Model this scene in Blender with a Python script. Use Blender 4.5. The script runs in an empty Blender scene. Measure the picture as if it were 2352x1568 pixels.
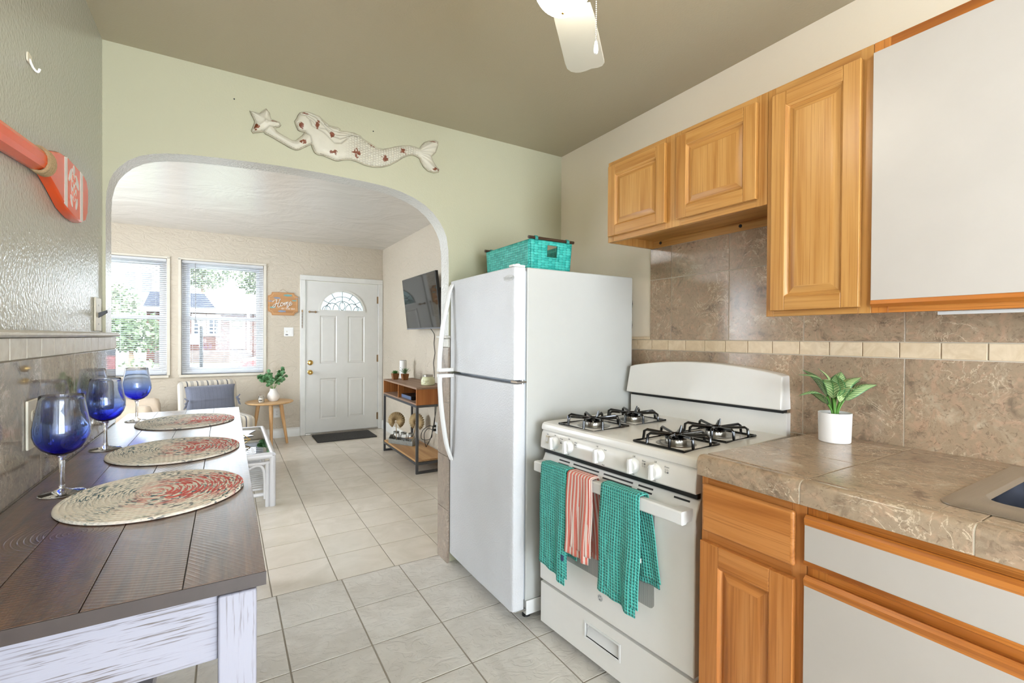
import bpy, bmesh, math, random
import numpy as np
from mathutils import Vector, Matrix
random.seed(7)
S = bpy.context.scene
COL = S.collection
PI = math.pi
R = math.radians

def lin(r, g, b):
    f = lambda v: (v/255/12.92) if v <= 10.3 else ((v/255+.055)/1.055)**2.4
    return (f(r), f(g), f(b), 1.0)

# ------------------------------------------------------------------ camera, world, lights, exposure
YAW, PITCH, ROLL, FPX = .5462, -.00858, .00623, 1077.0
cd = bpy.data.cameras.new('camera'); cam = bpy.data.objects.new('camera', cd); COL.objects.link(cam)
s_, c_ = math.sin(YAW), math.cos(YAW)
fw = Vector((s_*math.cos(PITCH), c_*math.cos(PITCH), math.sin(PITCH)))
rt = Vector((c_, -s_, 0)); up = rt.cross(fw)
rt2 = rt*math.cos(ROLL)+up*math.sin(ROLL); up2 = up*math.cos(ROLL)-rt*math.sin(ROLL)
mw = Matrix((rt2, up2, -fw)).transposed().to_4x4(); mw.translation = (0, 0, 1.29)
cam.matrix_world = mw
cd.sensor_fit = 'HORIZONTAL'; cd.sensor_width = 36.0; cd.lens = 36.0*FPX/2352.0
cd.clip_start = .02; cd.clip_end = 200
S.camera = cam

W = bpy.data.worlds.new('sky'); S.world = W; W.use_nodes = True
wb = W.node_tree.nodes['Background']
wb.inputs['Color'].default_value = (.80, .90, 1.0, 1); wb.inputs['Strength'].default_value = 10.0

def sun(name, energy, rot, angle, color):
    l = bpy.data.lights.new(name, 'SUN'); l.energy = energy; l.angle = angle; l.color = color
    o = bpy.data.objects.new(name, l); COL.objects.link(o); o.rotation_euler = rot; return o
def area(name, loc, rot, sx, sy, energy, color):
    l = bpy.data.lights.new(name, 'AREA'); l.shape = 'RECTANGLE'; l.size = sx; l.size_y = sy
    l.energy = energy; l.color = color
    o = bpy.data.objects.new(name, l); COL.objects.link(o); o.location = loc; o.rotation_euler = rot; return o
def point(name, loc, r, energy, color):
    l = bpy.data.lights.new(name, 'POINT'); l.shadow_soft_size = r; l.energy = energy; l.color = color
    o = bpy.data.objects.new(name, l); COL.objects.link(o); o.location = loc; return o

sun('sunlight', 6.0, (R(48), 0, R(-25)), R(1.5), (1, .96, .9))
# fill at openings added behind the camera; daylight by the living room's side window
area('added_rear_fill', (.70, -3.25, 1.12), (R(90), 0, 0), 2.0, 2.0, 78, (.86, .93, 1))
area('added_left_fill', (-.52-.06, -1.55, 1.45), (R(90), 0, R(-90)), 1.5, 1.2, 50, (.88, .94, 1))
area('daylight_side_window', (-2.93, 4.6, 1.45), (R(90), 0, R(-90)), 1.8, 1.4, 55, (.93, .96, 1))
S.view_settings.view_transform = 'Standard'
S.view_settings.look = 'None'
S.view_settings.gamma = 1.0
S.view_settings.use_curve_mapping = False
S.view_settings.exposure = 0.60
S.cycles.max_bounces = 10
S.cycles.transparent_max_bounces = 24
S.cycles.caustics_reflective = False
S.cycles.caustics_refractive = False
S.cycles.sample_clamp_indirect = 4.0
S.cycles.use_denoising = True

# ------------------------------------------------------------------ material graphs
class G:
    def __init__(self, name):
        self.m = bpy.data.materials.new(name); self.m.use_nodes = True
        self.t = self.m.node_tree; self.b = self.t.nodes['Principled BSDF']; self.out = self.t.nodes['Material Output']
    def n(self, typ, ins=None, **at):
        d = self.t.nodes.new('ShaderNode'+typ)
        for k, v in at.items(): setattr(d, k, v)
        for k, v in (ins or {}).items():
            if isinstance(v, bpy.types.NodeSocket): self.t.links.new(v, d.inputs[k])
            elif v is not None: d.inputs[k].default_value = v
        return d
    def co(self): return self.n('TexCoord').outputs['Object']
    def uv(self): return self.n('TexCoord').outputs['UV']
    def map(self, v, sc=(1, 1, 1), loc=(0, 0, 0), rot=(0, 0, 0)):
        return self.n('Mapping', {'Vector': v, 'Scale': sc, 'Location': loc, 'Rotation': rot}).outputs[0]
    def noise(self, v, s, d=3, r=.55, dist=0):
        return self.n('TexNoise', {'Vector': v, 'Scale': s, 'Detail': d, 'Roughness': r, 'Distortion': dist}).outputs[0]
    def vor(self, v, s, feature='F1', out='Distance', rnd=1.0):
        return self.n('TexVoronoi', {'Vector': v, 'Scale': s, 'Randomness': rnd}, feature=feature).outputs[out]
    def ramp(self, f, stops, interp='LINEAR'):
        d = self.n('ValToRGB', {'Fac': f}); cr = d.color_ramp; cr.interpolation = interp
        while len(cr.elements) < len(stops): cr.elements.new(.5)
        for e, (p, c) in zip(cr.elements, stops):
            e.position = p; e.color = c if len(c) == 4 else (*c, 1)
        return d.outputs[0]
    def val(self, f, lo, hi, a=0., b=1.):
        return self.n('MapRange', {0: f, 1: lo, 2: hi, 3: a, 4: b}).outputs[0]
    def mix(self, f, a, b, mode='MIX'):
        return self.n('MixRGB', {0: f, 1: a, 2: b}, blend_type=mode).outputs[0]
    def math(self, op, a, b=0., c=0.):
        return self.n('Math', {0: a, 1: b, 2: c}, operation=op).outputs[0]
    def xyz(self, v): return self.n('SeparateXYZ', {0: v}).outputs
    def vec(self, x, y, z=0.): return self.n('CombineXYZ', {0: x, 1: y, 2: z}).outputs[0]
    def island(self): return self.n('NewGeometry').outputs['Random Per Island']
    def vadd(self, a, b): return self.n('VectorMath', {0: a, 1: b}, operation='ADD').outputs[0]
    def set(self, **k):
        names = dict(col='Base Color', rough='Roughness', metal='Metallic', trans='Transmission Weight', ior='IOR', spec='Specular IOR Level',
                     coat='Coat Weight', coatr='Coat Roughness', ecol='Emission Color', estr='Emission Strength', sheen='Sheen Weight', sss='Subsurface Weight')
        for a, v in k.items():
            i = self.b.inputs[names[a]]
            if isinstance(v, bpy.types.NodeSocket): self.t.links.new(v, i)
            else: i.default_value = v
        return self
    def bump(self, h, dist, strength=1.0):
        prev = self.b.inputs['Normal'].links[0].from_socket if self.b.inputs['Normal'].links else None
        d = self.n('Bump', {'Height': h, 'Distance': dist, 'Strength': strength})
        if prev: self.t.links.new(prev, d.inputs['Normal'])
        self.t.links.new(d.outputs[0], self.b.inputs['Normal']); return self

def simple(name, col, rough=.5, metal=0, var=.05, vs=9, bump=0, bs=60, **k):
    g = G(name); co = g.co(); n = g.noise(co, vs, 4)
    a = tuple(min(1, x*(1+var)) for x in col[:3])+(1,); b = tuple(x*(1-var) for x in col[:3])+(1,)
    g.set(col=g.ramp(n, [(.3, b), (.7, a)]), rough=rough, metal=metal, **k)
    if bump: g.bump(g.noise(co, bs, 3), bump)
    return g.m

def paint(name, col, rough=.45, b1=.0006, s1=120, b2=.0, s2=6, spec=.5):
    g = G(name); co = g.co()
    n = g.noise(co, 2.2, 3)
    g.set(col=g.mix(g.val(n, .3, .7, 0, .35), col, tuple(x*.94 for x in col[:3])+(1,)), rough=rough, spec=spec)
    g.bump(g.noise(co, s1, 2), b1)
    if b2: g.bump(g.noise(co, s2, 4, .6, .8), b2)
    return g.m

def stucco(name, col):
    g = G(name); co = g.co(); n = g.noise(co, 1.6, 3)
    g.set(col=g.mix(g.val(n, .3, .7, 0, .4), col, tuple(x*.93 for x in col[:3])+(1,)), rough=.5)
    mp = g.map(co, (1, 1, 1.8)); h = g.noise(mp, 7, 6, .55, 2.2)
    g.bump(g.ramp(h, [(.35, (0, 0, 0)), (.5, (.7, .7, .7)), (.56, (1, 1, 1)), (.7, (.5, .5, .5))]), .006, .6)
    g.bump(g.noise(co, 140, 2), .0006); return g.m

def oak(name, axis, c1, c2, c3, rough=.34, sc=1.0):
    """honey oak: long pores along one axis, broad cathedral bands"""
    g = G(name); co = g.vadd(g.co(), g.n('ObjectInfo').outputs['Location'])
    st = {'x': (1.5, 26, 26), 'y': (26, 1.5, 26), 'z': (26, 26, 1.5)}[axis]
    rnd = g.island(); off = g.vec(g.math('MULTIPLY', rnd, 7.), g.math('MULTIPLY', rnd, 11.), g.math('MULTIPLY', rnd, 5.))
    v = g.map(g.vadd(co, off), tuple(s*sc for s in st))
    band = g.noise(v, .55, 3, .5, 1.4)
    fine = g.noise(g.map(v, tuple((1 if s < 10 else 5) for s in st)), 1.6, 4, .65)
    col = g.ramp(band, [(.25, c3), (.45, c2), (.62, c1), (.8, c2)])
    col = g.mix(g.val(fine, .50, .66, 0, .6), col, c3)
    col = g.mix(g.math('MULTIPLY', rnd, .22), col, c2)
    g.set(col=col, rough=rough, spec=.45); g.bump(fine, .0005, .5); return g.m

def marble(name, base, dark, light, pink, rough=.16, spec=.5, scale=1.0):
    g = G(name); rnd = g.island()
    off = g.vec(g.math('MULTIPLY', rnd, 13.), g.math('MULTIPLY', rnd, 29.), g.math('MULTIPLY', rnd, 17.))
    v = g.vadd(g.co(), off)
    big = g.noise(v, 5*scale, 5, .6, 1.5); mid = g.noise(v, 20*scale, 6, .65, 2.2); fine = g.noise(v, 60*scale, 5, .7, 1.2)
    col = g.ramp(big, [(.30, dark), (.45, base), (.58, base), (.72, light)])
    col = g.mix(g.val(mid, .48, .64, 0, .7), col, pink)
    col = g.mix(g.val(fine, .54, .66, 0, .65), col, dark)
    vein = g.noise(v, 8*scale, 6, .6, 3.2)
    patch = g.val(g.noise(v, 6.5*scale, 2), .44, .62)
    vn = g.math('ABSOLUTE', g.math('SUBTRACT', vein, .5))
    col = g.mix(g.math('MULTIPLY', patch, g.val(vn, .0, .016, .75, 0)), col, tuple(min(1, x*1.45) for x in light[:3])+(1,))
    vein2 = g.noise(v, 24*scale, 4, .6, 2.0)
    col = g.mix(g.math('MULTIPLY', patch, g.val(g.math('ABSOLUTE', g.math('SUBTRACT', vein2, .52)), 0, .016, .35, 0)), col, light)
    col = g.mix(g.math('MULTIPLY', g.math('SUBTRACT', rnd, .35), .35), col, dark)
    g.set(col=col, rough=rough, spec=spec)
    if rough > .1: g.bump(fine, .0003, .35)
    return g.m

def travertine(name, c1, c2, rough=.45):
    g = G(name); rnd = g.island(); off = g.vec(g.math('MULTIPLY', rnd, 13.), g.math('MULTIPLY', rnd, 29.), g.math('MULTIPLY', rnd, 17.))
    v = g.vadd(g.co(), off); n = g.noise(v, 22, 5, .6, 1.0); pit = g.noise(v, 130, 3, .6)
    col = g.mix(g.val(n, .35, .68), c1, c2); col = g.mix(g.math('MULTIPLY', rnd, .4), col, c2)
    col = g.mix(g.val(pit, .66, .74, 0, .35), col, tuple(x*.6 for x in c2[:3])+(1,))
    g.set(col=col, rough=rough); g.bump(pit, .0008, .5); return g.m

def floortile(name, c1, c2, rough, slate):
    g = G(name); rnd = g.island(); off = g.vec(g.math('MULTIPLY', rnd, 13.), g.math('MULTIPLY', rnd, 29.), 0.)
    v = g.vadd(g.co(), off); n = g.noise(v, 5, 5, .6, .8); f = g.noise(v, 26, 4, .6, .5)
    col = g.ramp(n, [(.3, c2), (.6, c1), (.8, tuple(min(1, x*1.06) for x in c1[:3]))])
    col = g.mix(g.val(f, .55, .75, 0, .25), col, c2)
    col = g.mix(g.math('MULTIPLY', rnd, .3), col, c2)
    g.set(col=col, rough=rough, spec=.5)
    if slate:
        h = g.noise(g.map(v, (1, 1.6, 1), rot=(0, 0, .5)), 9, 5, .55, 1.8)
        g.bump(g.ramp(h, [(.3, (0, 0, 0)), (.47, (.45, .45, .45)), (.5, (.75, .75, .75)), (.62, (.8, .8, .8)), (.66, (1, 1, 1))]), .004, .55)
    else: g.bump(f, .0006, .3)
    return g.m

def glass(name, col=(1, 1, 1, 1), rough=0., ior=1.45):
    g = G(name); n = g.noise(g.co(), 6, 2)
    g.set(col=g.mix(g.val(n, .3, .7, 0, .03), col, (.97, .98, 1, 1)), rough=rough, trans=1.0, ior=ior); return g.m

def pane_mat(name, tint=(1, 1, 1, 1), refl=1.0):
    g = G(name); fr = g.n('Fresnel', {'IOR': 1.45}).outputs[0]
    tr = g.n('BsdfTransparent', {'Color': tint}); gl = g.n('BsdfGlossy', {'Roughness': 0.0})
    mx = g.n('MixShader', {0: g.math('MULTIPLY', fr, refl), 1: tr.outputs[0], 2: gl.outputs[0]})
    g.t.links.new(mx.outputs[0], g.out.inputs['Surface']); return g.m

# ------------------------------------------------------------------ mesh builder
class MB:
    def __init__(self): self.bm = bmesh.new(); self.mi = 0; self.uvl = None
    def _f(self, vs):
        try:
            f = self.bm.faces.new(vs); f.material_index = self.mi; return f
        except ValueError: return None
    def box(self, x0, x1, y0, y1, z0, z1):
        x0, x1 = sorted((x0, x1)); y0, y1 = sorted((y0, y1)); z0, z1 = sorted((z0, z1))
        v = [self.bm.verts.new(p) for p in ((x0, y0, z0), (x1, y0, z0), (x1, y1, z0), (x0, y1, z0), (x0, y0, z1), (x1, y0, z1), (x1, y1, z1), (x0, y1, z1))]
        for q in ((3, 2, 1, 0), (4, 5, 6, 7), (0, 1, 5, 4), (1, 2, 6, 5), (2, 3, 7, 6), (3, 0, 4, 7)): self._f([v[i] for i in q])
        return self
    def hexa(self, P):
        v = [self.bm.verts.new(p) for p in P]
        for q in ((3, 2, 1, 0), (4, 5, 6, 7), (0, 1, 5, 4), (1, 2, 6, 5), (2, 3, 7, 6), (3, 0, 4, 7)): self._f([v[i] for i in q])
        return self
    def bar(self, p, q, w, h, upv=(0, 0, 1)):
        p, q = Vector(p), Vector(q); d = (q-p).normalized(); u = Vector(upv)
        if abs(d.dot(u)) > .95: u = Vector((1, 0, 0))
        a = d.cross(u).normalized()*w/2; b = a.cross(d).normalized()*h/2
        return self.hexa([p-a-b, p+a-b, p+a+b, p-a+b, q-a-b, q+a-b, q+a+b, q-a+b])
    def prism(self, pts, plane, a, b):
        """closed 2-D outline extruded from a to b along the third axis"""
        m = {'xy': lambda p, t: (p[0], p[1], t), 'xz': lambda p, t: (p[0], t, p[1]), 'yz': lambda p, t: (t, p[0], p[1])}[plane]
        A = [self.bm.verts.new(m(p, a)) for p in pts]; B = [self.bm.verts.new(m(p, b)) for p in pts]; n = len(pts)
        self._f(A[::-1]); self._f(B)
        for i in range(n): self._f([A[i], A[(i+1) % n], B[(i+1) % n], B[i]])
        return self
    def loft(self, rings, closed=True, caps=True):
        L = [[self.bm.verts.new(p) for p in r] for r in rings]; n = len(L[0])
        for a, b in zip(L, L[1:]):
            for i in range(n if closed else n-1): self._f([a[i], a[(i+1) % n], b[(i+1) % n], b[i]])
        if caps and closed: self._f(L[0][::-1]); self._f(L[-1])
        return self
    def tube(self, pts, r, n=8, closed=False, caps=True):
        pts = [Vector(p) for p in pts]; N = len(pts); rad = r if hasattr(r, '__len__') else [r]*N
        rings = []; prev = None
        for i, p in enumerate(pts):
            if closed: d = pts[(i+1) % N]-pts[i-1]
            else: d = pts[min(i+1, N-1)]-pts[max(i-1, 0)]
            d.normalize()
            if prev is None:
                u = Vector((0, 0, 1)) if abs(d.z) < .9 else Vector((1, 0, 0)); a = d.cross(u).normalized()
            else: a = (prev-d*prev.dot(d)).normalized()
            prev = a; b = d.cross(a)
            rings.append([p+(a*math.cos(t)+b*math.sin(t))*rad[i] for t in (2*PI*k/n for k in range(n))])
        if closed: rings.append(rings[0]); return self.loft(rings, caps=False)
        return self.loft(rings, caps=caps)
    def cyl(self, p, q, r, r2=None, n=20): return self.tube([p, q], [r, r if r2 is None else r2], n)
    def lathe(self, prof, c=(0, 0, 0), n=32, closed=False, sx=1., sy=1.):
        rings = [[(c[0]+r*sx*math.cos(2*PI*k/n), c[1]+r*sy*math.sin(2*PI*k/n), c[2]+z) for k in range(n)] for r, z in prof]
        if closed: return self.loft(rings+[rings[0]], caps=False)
        return self.loft(rings)
    def sphere(self, c, r, n=16, m=10, s=(1, 1, 1)):
        prof = [(max(1e-4, r*math.sin(PI*i/m)), -r*math.cos(PI*i/m)*s[2]) for i in range(m+1)]
        return self.lathe(prof, c, n, sx=s[0], sy=s[1])
    def grid(self, fn, nu, nv, uv=None, closed=False):
        V = [[self.bm.verts.new(fn(i/(nu), j/nv)) for i in range(nu+(0 if closed else 1))] for j in range(nv+1)]
        if uv and not self.uvl: self.uvl = self.bm.loops.layers.uv.new('UVMap')
        m = len(V[0])
        for j in range(nv):
            for i in range(nu):
                f = self._f([V[j][i], V[j][(i+1) % m], V[j+1][(i+1) % m], V[j+1][i]])
                if uv and f:
                    for l, (a, b) in zip(f.loops, ((i, j), (i+1, j), (i+1, j+1), (i, j+1))): l[self.uvl].uv = (a/nu*uv[0], b/nv*uv[1])
        return self
    def tri(self, mesh, M=None):
        """take in another mesh's faces (lettering)"""
        vs = [self.bm.verts.new((M @ v.co) if M else v.co) for v in mesh.vertices]
        for p in mesh.polygons: self._f([vs[i] for i in p.vertices])
        return self

ROOT = {}
def rootof(o):
    while o.parent: o = o.parent
    return o
def thing(name, label, cat, loc=(0, 0, 0), rz=0, group=None, kind=None, local=False):
    o = bpy.data.objects.new(name, None); COL.objects.link(o); o.empty_display_size = .1
    o.location = loc; o.rotation_euler = (0, 0, rz); ROOT[o.name] = (Vector(loc), local)
    return tag(o, label, cat, group, kind)
def tag(o, label, cat, group=None, kind=None):
    if label: o['label'] = label
    if cat: o['category'] = cat
    if group: o['group'] = group
    if kind: o['kind'] = kind
    return o
def part(name, mb, mat, parent=None, bevel=0, seg=2, sharp=35, solid=0, sub=0, label=None, origin=None):
    me = bpy.data.meshes.new(name); bmesh.ops.recalc_face_normals(mb.bm, faces=mb.bm.faces)
    off = Vector((0, 0, 0))
    if parent is not None:
        L, loc = ROOT.get(rootof(parent).name, (Vector((0, 0, 0)), False))
        if not loc: off = L
    if off.length: bmesh.ops.translate(mb.bm, verts=mb.bm.verts, vec=-off)
    mb.bm.to_mesh(me); mb.bm.free()
    for m in (mat if isinstance(mat, (list, tuple)) else [mat]): me.materials.append(m)
    me.polygons.foreach_set('use_smooth', [True]*len(me.polygons))
    me.set_sharp_from_angle(angle=R(sharp))
    o = bpy.data.objects.new(name, me); COL.objects.link(o)
    if parent is not None: o.parent = parent
    elif origin: o.location = origin; ROOT[o.name] = (Vector(origin), False)
    if solid:
        md = o.modifiers.new('thick', 'SOLIDIFY'); md.thickness = solid; md.offset = 0
    if bevel:
        md = o.modifiers.new('edge', 'BEVEL'); md.width = bevel; md.segments = seg; md.limit_method = 'ANGLE'; md.angle_limit = R(40); md.harden_normals = True
    if sub:
        md = o.modifiers.new('soft', 'SUBSURF'); md.levels = sub; md.render_levels = sub
    if label: o['label'] = label
    return o
def struct(name, mb, mat, label, cat, bevel=0):
    return tag(part(name, mb, mat, bevel=bevel), label, cat, kind='structure')
def dup(root, loc, label=None, rz=None, group=None):
    def cp(o, par):
        c = o.copy(); COL.objects.link(c)
        if par is not None: c.parent = par
        for k in list(o.children): cp(k, c)
        return c
    r = cp(root, None); r.location = loc; ROOT[r.name] = (Vector(loc), True)
    if rz is not None: r.rotation_euler = (0, 0, rz)
    if label: r['label'] = label
    if group: r['group'] = group
    return r
_tx = {}
def text_mesh(s, size, align='CENTER', extrude=.0004):
    cu = bpy.data.curves.new('txt', 'FONT'); cu.body = s; cu.size = size; cu.align_x = align; cu.align_y = 'CENTER'; cu.extrude = extrude
    o = bpy.data.objects.new('txt', cu); COL.objects.link(o)
    me = bpy.data.meshes.new_from_object(o.evaluated_get(bpy.context.evaluated_depsgraph_get()))
    bpy.data.objects.remove(o); return me
def rrect(x0, x1, y0, y1, r, n=6):
    P = []
    for cx, cy, a in ((x1-r, y1-r, 0), (x0+r, y1-r, 90), (x0+r, y0+r, 180), (x1-r, y0+r, 270)):
        for k in range(n+1): P.append((cx+r*math.cos(R(a+90*k/n)), cy+r*math.sin(R(a+90*k/n))))
    return P
def ellipse(cx, cy, a, b, n=24, rot=0):
    return [(cx+a*math.cos(t)*math.cos(rot)-b*math.sin(t)*math.sin(rot), cy+a*math.cos(t)*math.sin(rot)+b*math.sin(t)*math.cos(rot)) for t in (2*PI*k/n for k in range(n))]
def smooth_path(P, n=8):
    """Catmull-Rom through the points"""
    P = [Vector(p) for p in P]; out = []
    for i in range(len(P)-1):
        a, b, c, d = P[max(i-1, 0)], P[i], P[i+1], P[min(i+2, len(P)-1)]
        for k in range(n):
            t = k/n; out.append(.5*((2*b)+(c-a)*t+(2*a-5*b+4*c-d)*t*t+(3*b-a-3*c+d)*t**3))
    return out+[P[-1]]

# ------------------------------------------------------------------ materials
M_wall_k = paint('wall_cream_paint', lin(184, 181, 154), .42)
M_wall_left = paint('wall_grey_gloss_paint', lin(178, 177, 166), 0.17, .0020, 95)
M_wall_r = paint('wall_warm_paint', lin(241, 229, 209), .42)
M_ceil_k = paint('ceiling_tan_paint', lin(178, 167, 142), .38, .0008, 130)
M_ceil_l = paint('ceiling_gloss_white', lin(222, 219, 214), .16, .0006, 120, .013, 1.9)
M_liv = stucco('living_stucco', lin(205, 195, 178))
M_reveal = paint('arch_gloss_grey', lin(216, 216, 212), .13, .0036, 90)
M_trimw = simple('trim_white', lin(226, 226, 222), .35)
M_grout = simple('grout_grey', lin(150, 142, 128), .85, vs=40)
M_grout_l = simple('grout_light', lin(208, 198, 180), .85, vs=40)
M_ft_k = floortile('kitchen_slate_tile', lin(220, 216, 208), lin(203, 198, 189), .24, True)
M_ft_l = floortile('living_floor_tile', lin(222, 214, 202), lin(208, 200, 186), .18, False)
M_marb = marble('brown_marble_tile', lin(164, 142, 117), lin(110, 93, 77), lin(198, 180, 154), lin(188, 153, 126))
M_marb_pale = marble('pale_marble_tile', lin(168, 148, 125), lin(122, 103, 86), lin(208, 192, 168), lin(190, 160, 134), .2)
M_marb_grey = marble('grey_marble_tile', lin(136, 127, 118), lin(96, 90, 84), lin(180, 172, 162), lin(160, 144, 132), .03, .55)
M_marb_jamb = marble('jamb_marble_tile', lin(150, 136, 122), lin(116, 104, 94), lin(172, 158, 144), lin(166, 146, 130), .3)
M_trav = travertine('travertine', lin(226, 206, 176), lin(206, 182, 148))
M_trav_g = travertine('travertine_grey', lin(205, 202, 192), lin(180, 174, 162), .3)
OK = dict(c1=lin(201, 152, 88), c2=lin(186, 134, 70), c3=lin(150, 94, 38))
M_oakz = oak('oak_upright', 'z', **OK); M_oaky = oak('oak_level', 'y', **OK)
OL = dict(c1=lin(206, 140, 78), c2=lin(190, 122, 60), c3=lin(150, 86, 36))
M_oakLz = oak('deep_oak_upright', 'z', **OL); M_oakLy = oak('deep_oak_level', 'y', **OL)
OD = dict(c1=lin(204, 134, 62), c2=lin(186, 112, 44), c3=lin(122, 64, 22))
M_oakDy = oak('dark_oak_strip', 'y', sc=.8, **OD); M_oakDz = oak('dark_oak_strip_upright', 'z', sc=.8, **OD)
M_lam = simple('white_laminate', lin(187, 180, 172), .38, var=.02)
M_enamel = simple('white_enamel', lin(238, 236, 231), .2, var=.015, coat=.12)
M_bisque = simple('pale_switch_plastic', lin(214, 206, 186), .35, var=.02)
def fridge_door_mat():
    g = G('fridge_textured_white'); co = g.co()
    g.set(col=g.mix(g.val(g.noise(co, 4, 2), .3, .7), lin(214, 216, 219), lin(209, 210, 213)), rough=.3)
    g.bump(g.noise(co, 130, 3, .6), .0030, .9); return g.m
M_frd = fridge_door_mat()
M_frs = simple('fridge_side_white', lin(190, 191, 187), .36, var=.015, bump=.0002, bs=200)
M_plw = simple('white_plastic', lin(232, 232, 230), .3, var=.02)
M_black = simple('black_enamel', lin(14, 14, 15), .12, var=.1)
M_dark = simple('dark_gap', lin(26, 27, 28), .5)
M_steel = simple('brushed_steel', lin(168, 164, 156), .3, 1, var=.08, vs=30)
M_chrome = simple('chrome', lin(205, 205, 205), .1, 1)
M_brass = simple('polished_brass', lin(214, 178, 104), .14, 1)
M_bronze = simple('aged_hinge_metal', lin(136, 112, 84), .35, .8)
M_grey_print = simple('grey_print', lin(128, 128, 128), .5)
M_clear = glass('clear_glass')
M_pane = pane_mat('window_glass', (1, 1, 1, 1), .6)
M_iron = simple('grey_iron', lin(78, 80, 84), .45, .4)
# ------------------------------------------------------------------ room shell
KZ, LZ = 2.478, 2.512       # kitchen and living ceilings
XL, XR = -.43, 1.88         # kitchen side walls
YD0, YD1 = 2.48, 2.59       # dividing wall
YF = 6.62                   # far wall of the living room
YB = -3.2                   # wall behind the camera
LXL = -2.9                  # living room's left wall

def lines(a, b, o, step):
    k = math.ceil((a-o)/step+1e-6); L = [a]
    while o+k*step < b-1e-3: L.append(o+k*step); k += 1
    return L+[b]
def tiles(mb, U, V, put, gap):
    for i in range(len(U)-1):
        for j in range(len(V)-1):
            if U[i+1]-U[i] > gap*2 and V[j+1]-V[j] > gap*2: put(U[i]+gap/2, U[i+1]-gap/2, V[j]+gap/2, V[j+1]-gap/2)

mb = MB(); mb.mi = 1; mb.box(XL-.1, XR+.1, YB-.1, 2.586, -.06, -.0025); mb.mi = 0
tiles(mb, lines(XL, XR, .2106, .3107), lines(YB, 2.585, 2.585, .309), lambda a, b, c, d: mb.box(a, b, c, d, -.012, 0), .006)
struct('floor', mb, [M_ft_k, M_grout], 'pale slate-textured kitchen floor tiles in front of the refrigerator', 'floor', bevel=.0015)
mb = MB(); mb.mi = 1; mb.box(LXL-.1, XR+.1, 2.586, YF+.1, -.06, -.0025); mb.mi = 0
tiles(mb, lines(LXL, XR+.02, .193, .3086), lines(2.5876, YF, 2.5876, .3066), lambda a, b, c, d: mb.box(a, b, c, d, -.012, 0), .005)
struct('floor', mb, [M_ft_l, M_grout], 'smooth cream floor tiles of the living room beyond the arch', 'floor', bevel=.0015)

struct('ceiling', MB().box(XL-.1, XR+.1, YB-.1, YD0+.02, KZ, KZ+.08), M_ceil_k, 'tan painted kitchen ceiling', 'ceiling')
struct('ceiling', MB().box(LXL-.1, XR+.1, YD0+.02, YF+.1, LZ, LZ+.08), M_ceil_l, 'glossy white swirled ceiling of the living room', 'ceiling')
struct('wall_left', MB().box(XL-.1, XL, -.8, YD1, 0, KZ).box(XL-.1, XL, YB-.1, -2.3, 0, KZ).box(XL-.1, XL, -2.3, -.8, 0, .85).box(XL-.1, XL, -2.3, -.8, 2.05, KZ), M_wall_left, 'glossy grey left kitchen wall above the bar table', 'wall')
struct('wall_right', MB().box(XR, XR+.12, YB-.1, YD0+.05, 0, KZ), M_wall_r, 'warm cream right kitchen wall behind the cabinets', 'wall')
struct('wall_right', MB().box(XR, XR+.12, YD0+.05, YF+.1, 0, LZ), M_liv, 'textured living room wall carrying the television', 'wall')
struct('wall_left', MB().box(LXL-.12, LXL, YD0, 3.7, 0, LZ).box(LXL-.12, LXL, 5.5, YF+.1, 0, LZ).box(LXL-.12, LXL, 3.7, 5.5, 0, .75).box(LXL-.12, LXL, 3.7, 5.5, 2.15, LZ), M_liv, 'textured left wall of the living room out of view', 'wall')
# rear wall, opened for an added glass door that gives fill
struct('wall_back', MB().box(XL-.1, -.34, YB-.12, YB, 0, KZ).box(1.74, XR+.1, YB-.12, YB, 0, KZ).box(-.34, 1.74, YB-.12, YB, 0, .06).box(-.34, 1.74, YB-.12, YB, 2.15, KZ), M_wall_r, 'kitchen wall behind the camera', 'wall')

# dividing wall with the rounded arch
arch = [(1.082, 0), (1.082, 1.70), (1.079, 1.785), (1.068, 1.857), (1.05, 1.90), (1.025, 1.94), (.985, 1.985), (.935, 2.022), (.87, 2.052), (.80, 2.072), (.72, 2.086), (.62, 2.092), (.40, 2.098), (.227, 2.097), (.08, 2.091), (-.036, 2.084), (-.14, 2.076), (-.225, 2.064), (-.27, 2.052), (-.312, 2.035), (-.35, 2.008), (-.376, 1.978), (-.395, 1.95), (-.408, 1.915), (-.417, 1.87), (-.42, 1.81), (-.42, 0)]
mb = MB()
A = [[mb.bm.verts.new((x, y, z)) for x, z in arch] for y in (YD0, YD1)]
outer = []
for x, z in arch:   # matching points on the wall's outline
    pass
for s, y in ((0, YD0), (1, YD1)):
    xl = XL if s == 0 else LXL
    T = [mb.bm.verts.new((x, y, LZ)) for x, z in arch[1:-1]]
    a = A[s]
    R0 = mb.bm.verts.new((XR, y, 0)); R1 = mb.bm.verts.new((XR, y, LZ)); Rm = mb.bm.verts.new((XR, y, arch[1][1]))
    L0 = mb.bm.verts.new((xl, y, 0)); L1 = mb.bm.verts.new((xl, y, LZ)); Lm = mb.bm.verts.new((xl, y, arch[-2][1]))
    mb.mi = 0 if s == 0 else 1
    mb._f([R0, a[0], a[1], Rm]); mb._f([Rm, a[1], T[0], R1])
    for i in range(len(T)-1): mb._f([a[i+1], a[i+2], T[i+1], T[i]])
    mb._f([L0, a[-1], a[-2], Lm]); mb._f([Lm, a[-2], T[-1], L1])
mb.mi = 2
for i in range(len(arch)-1): mb._f([A[0][i], A[0][i+1], A[1][i+1], A[1][i]])
o = struct('wall_front', mb, [M_wall_k, M_liv, M_reveal], 'cream wall with a rounded archway into the living room', 'wall')

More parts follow.
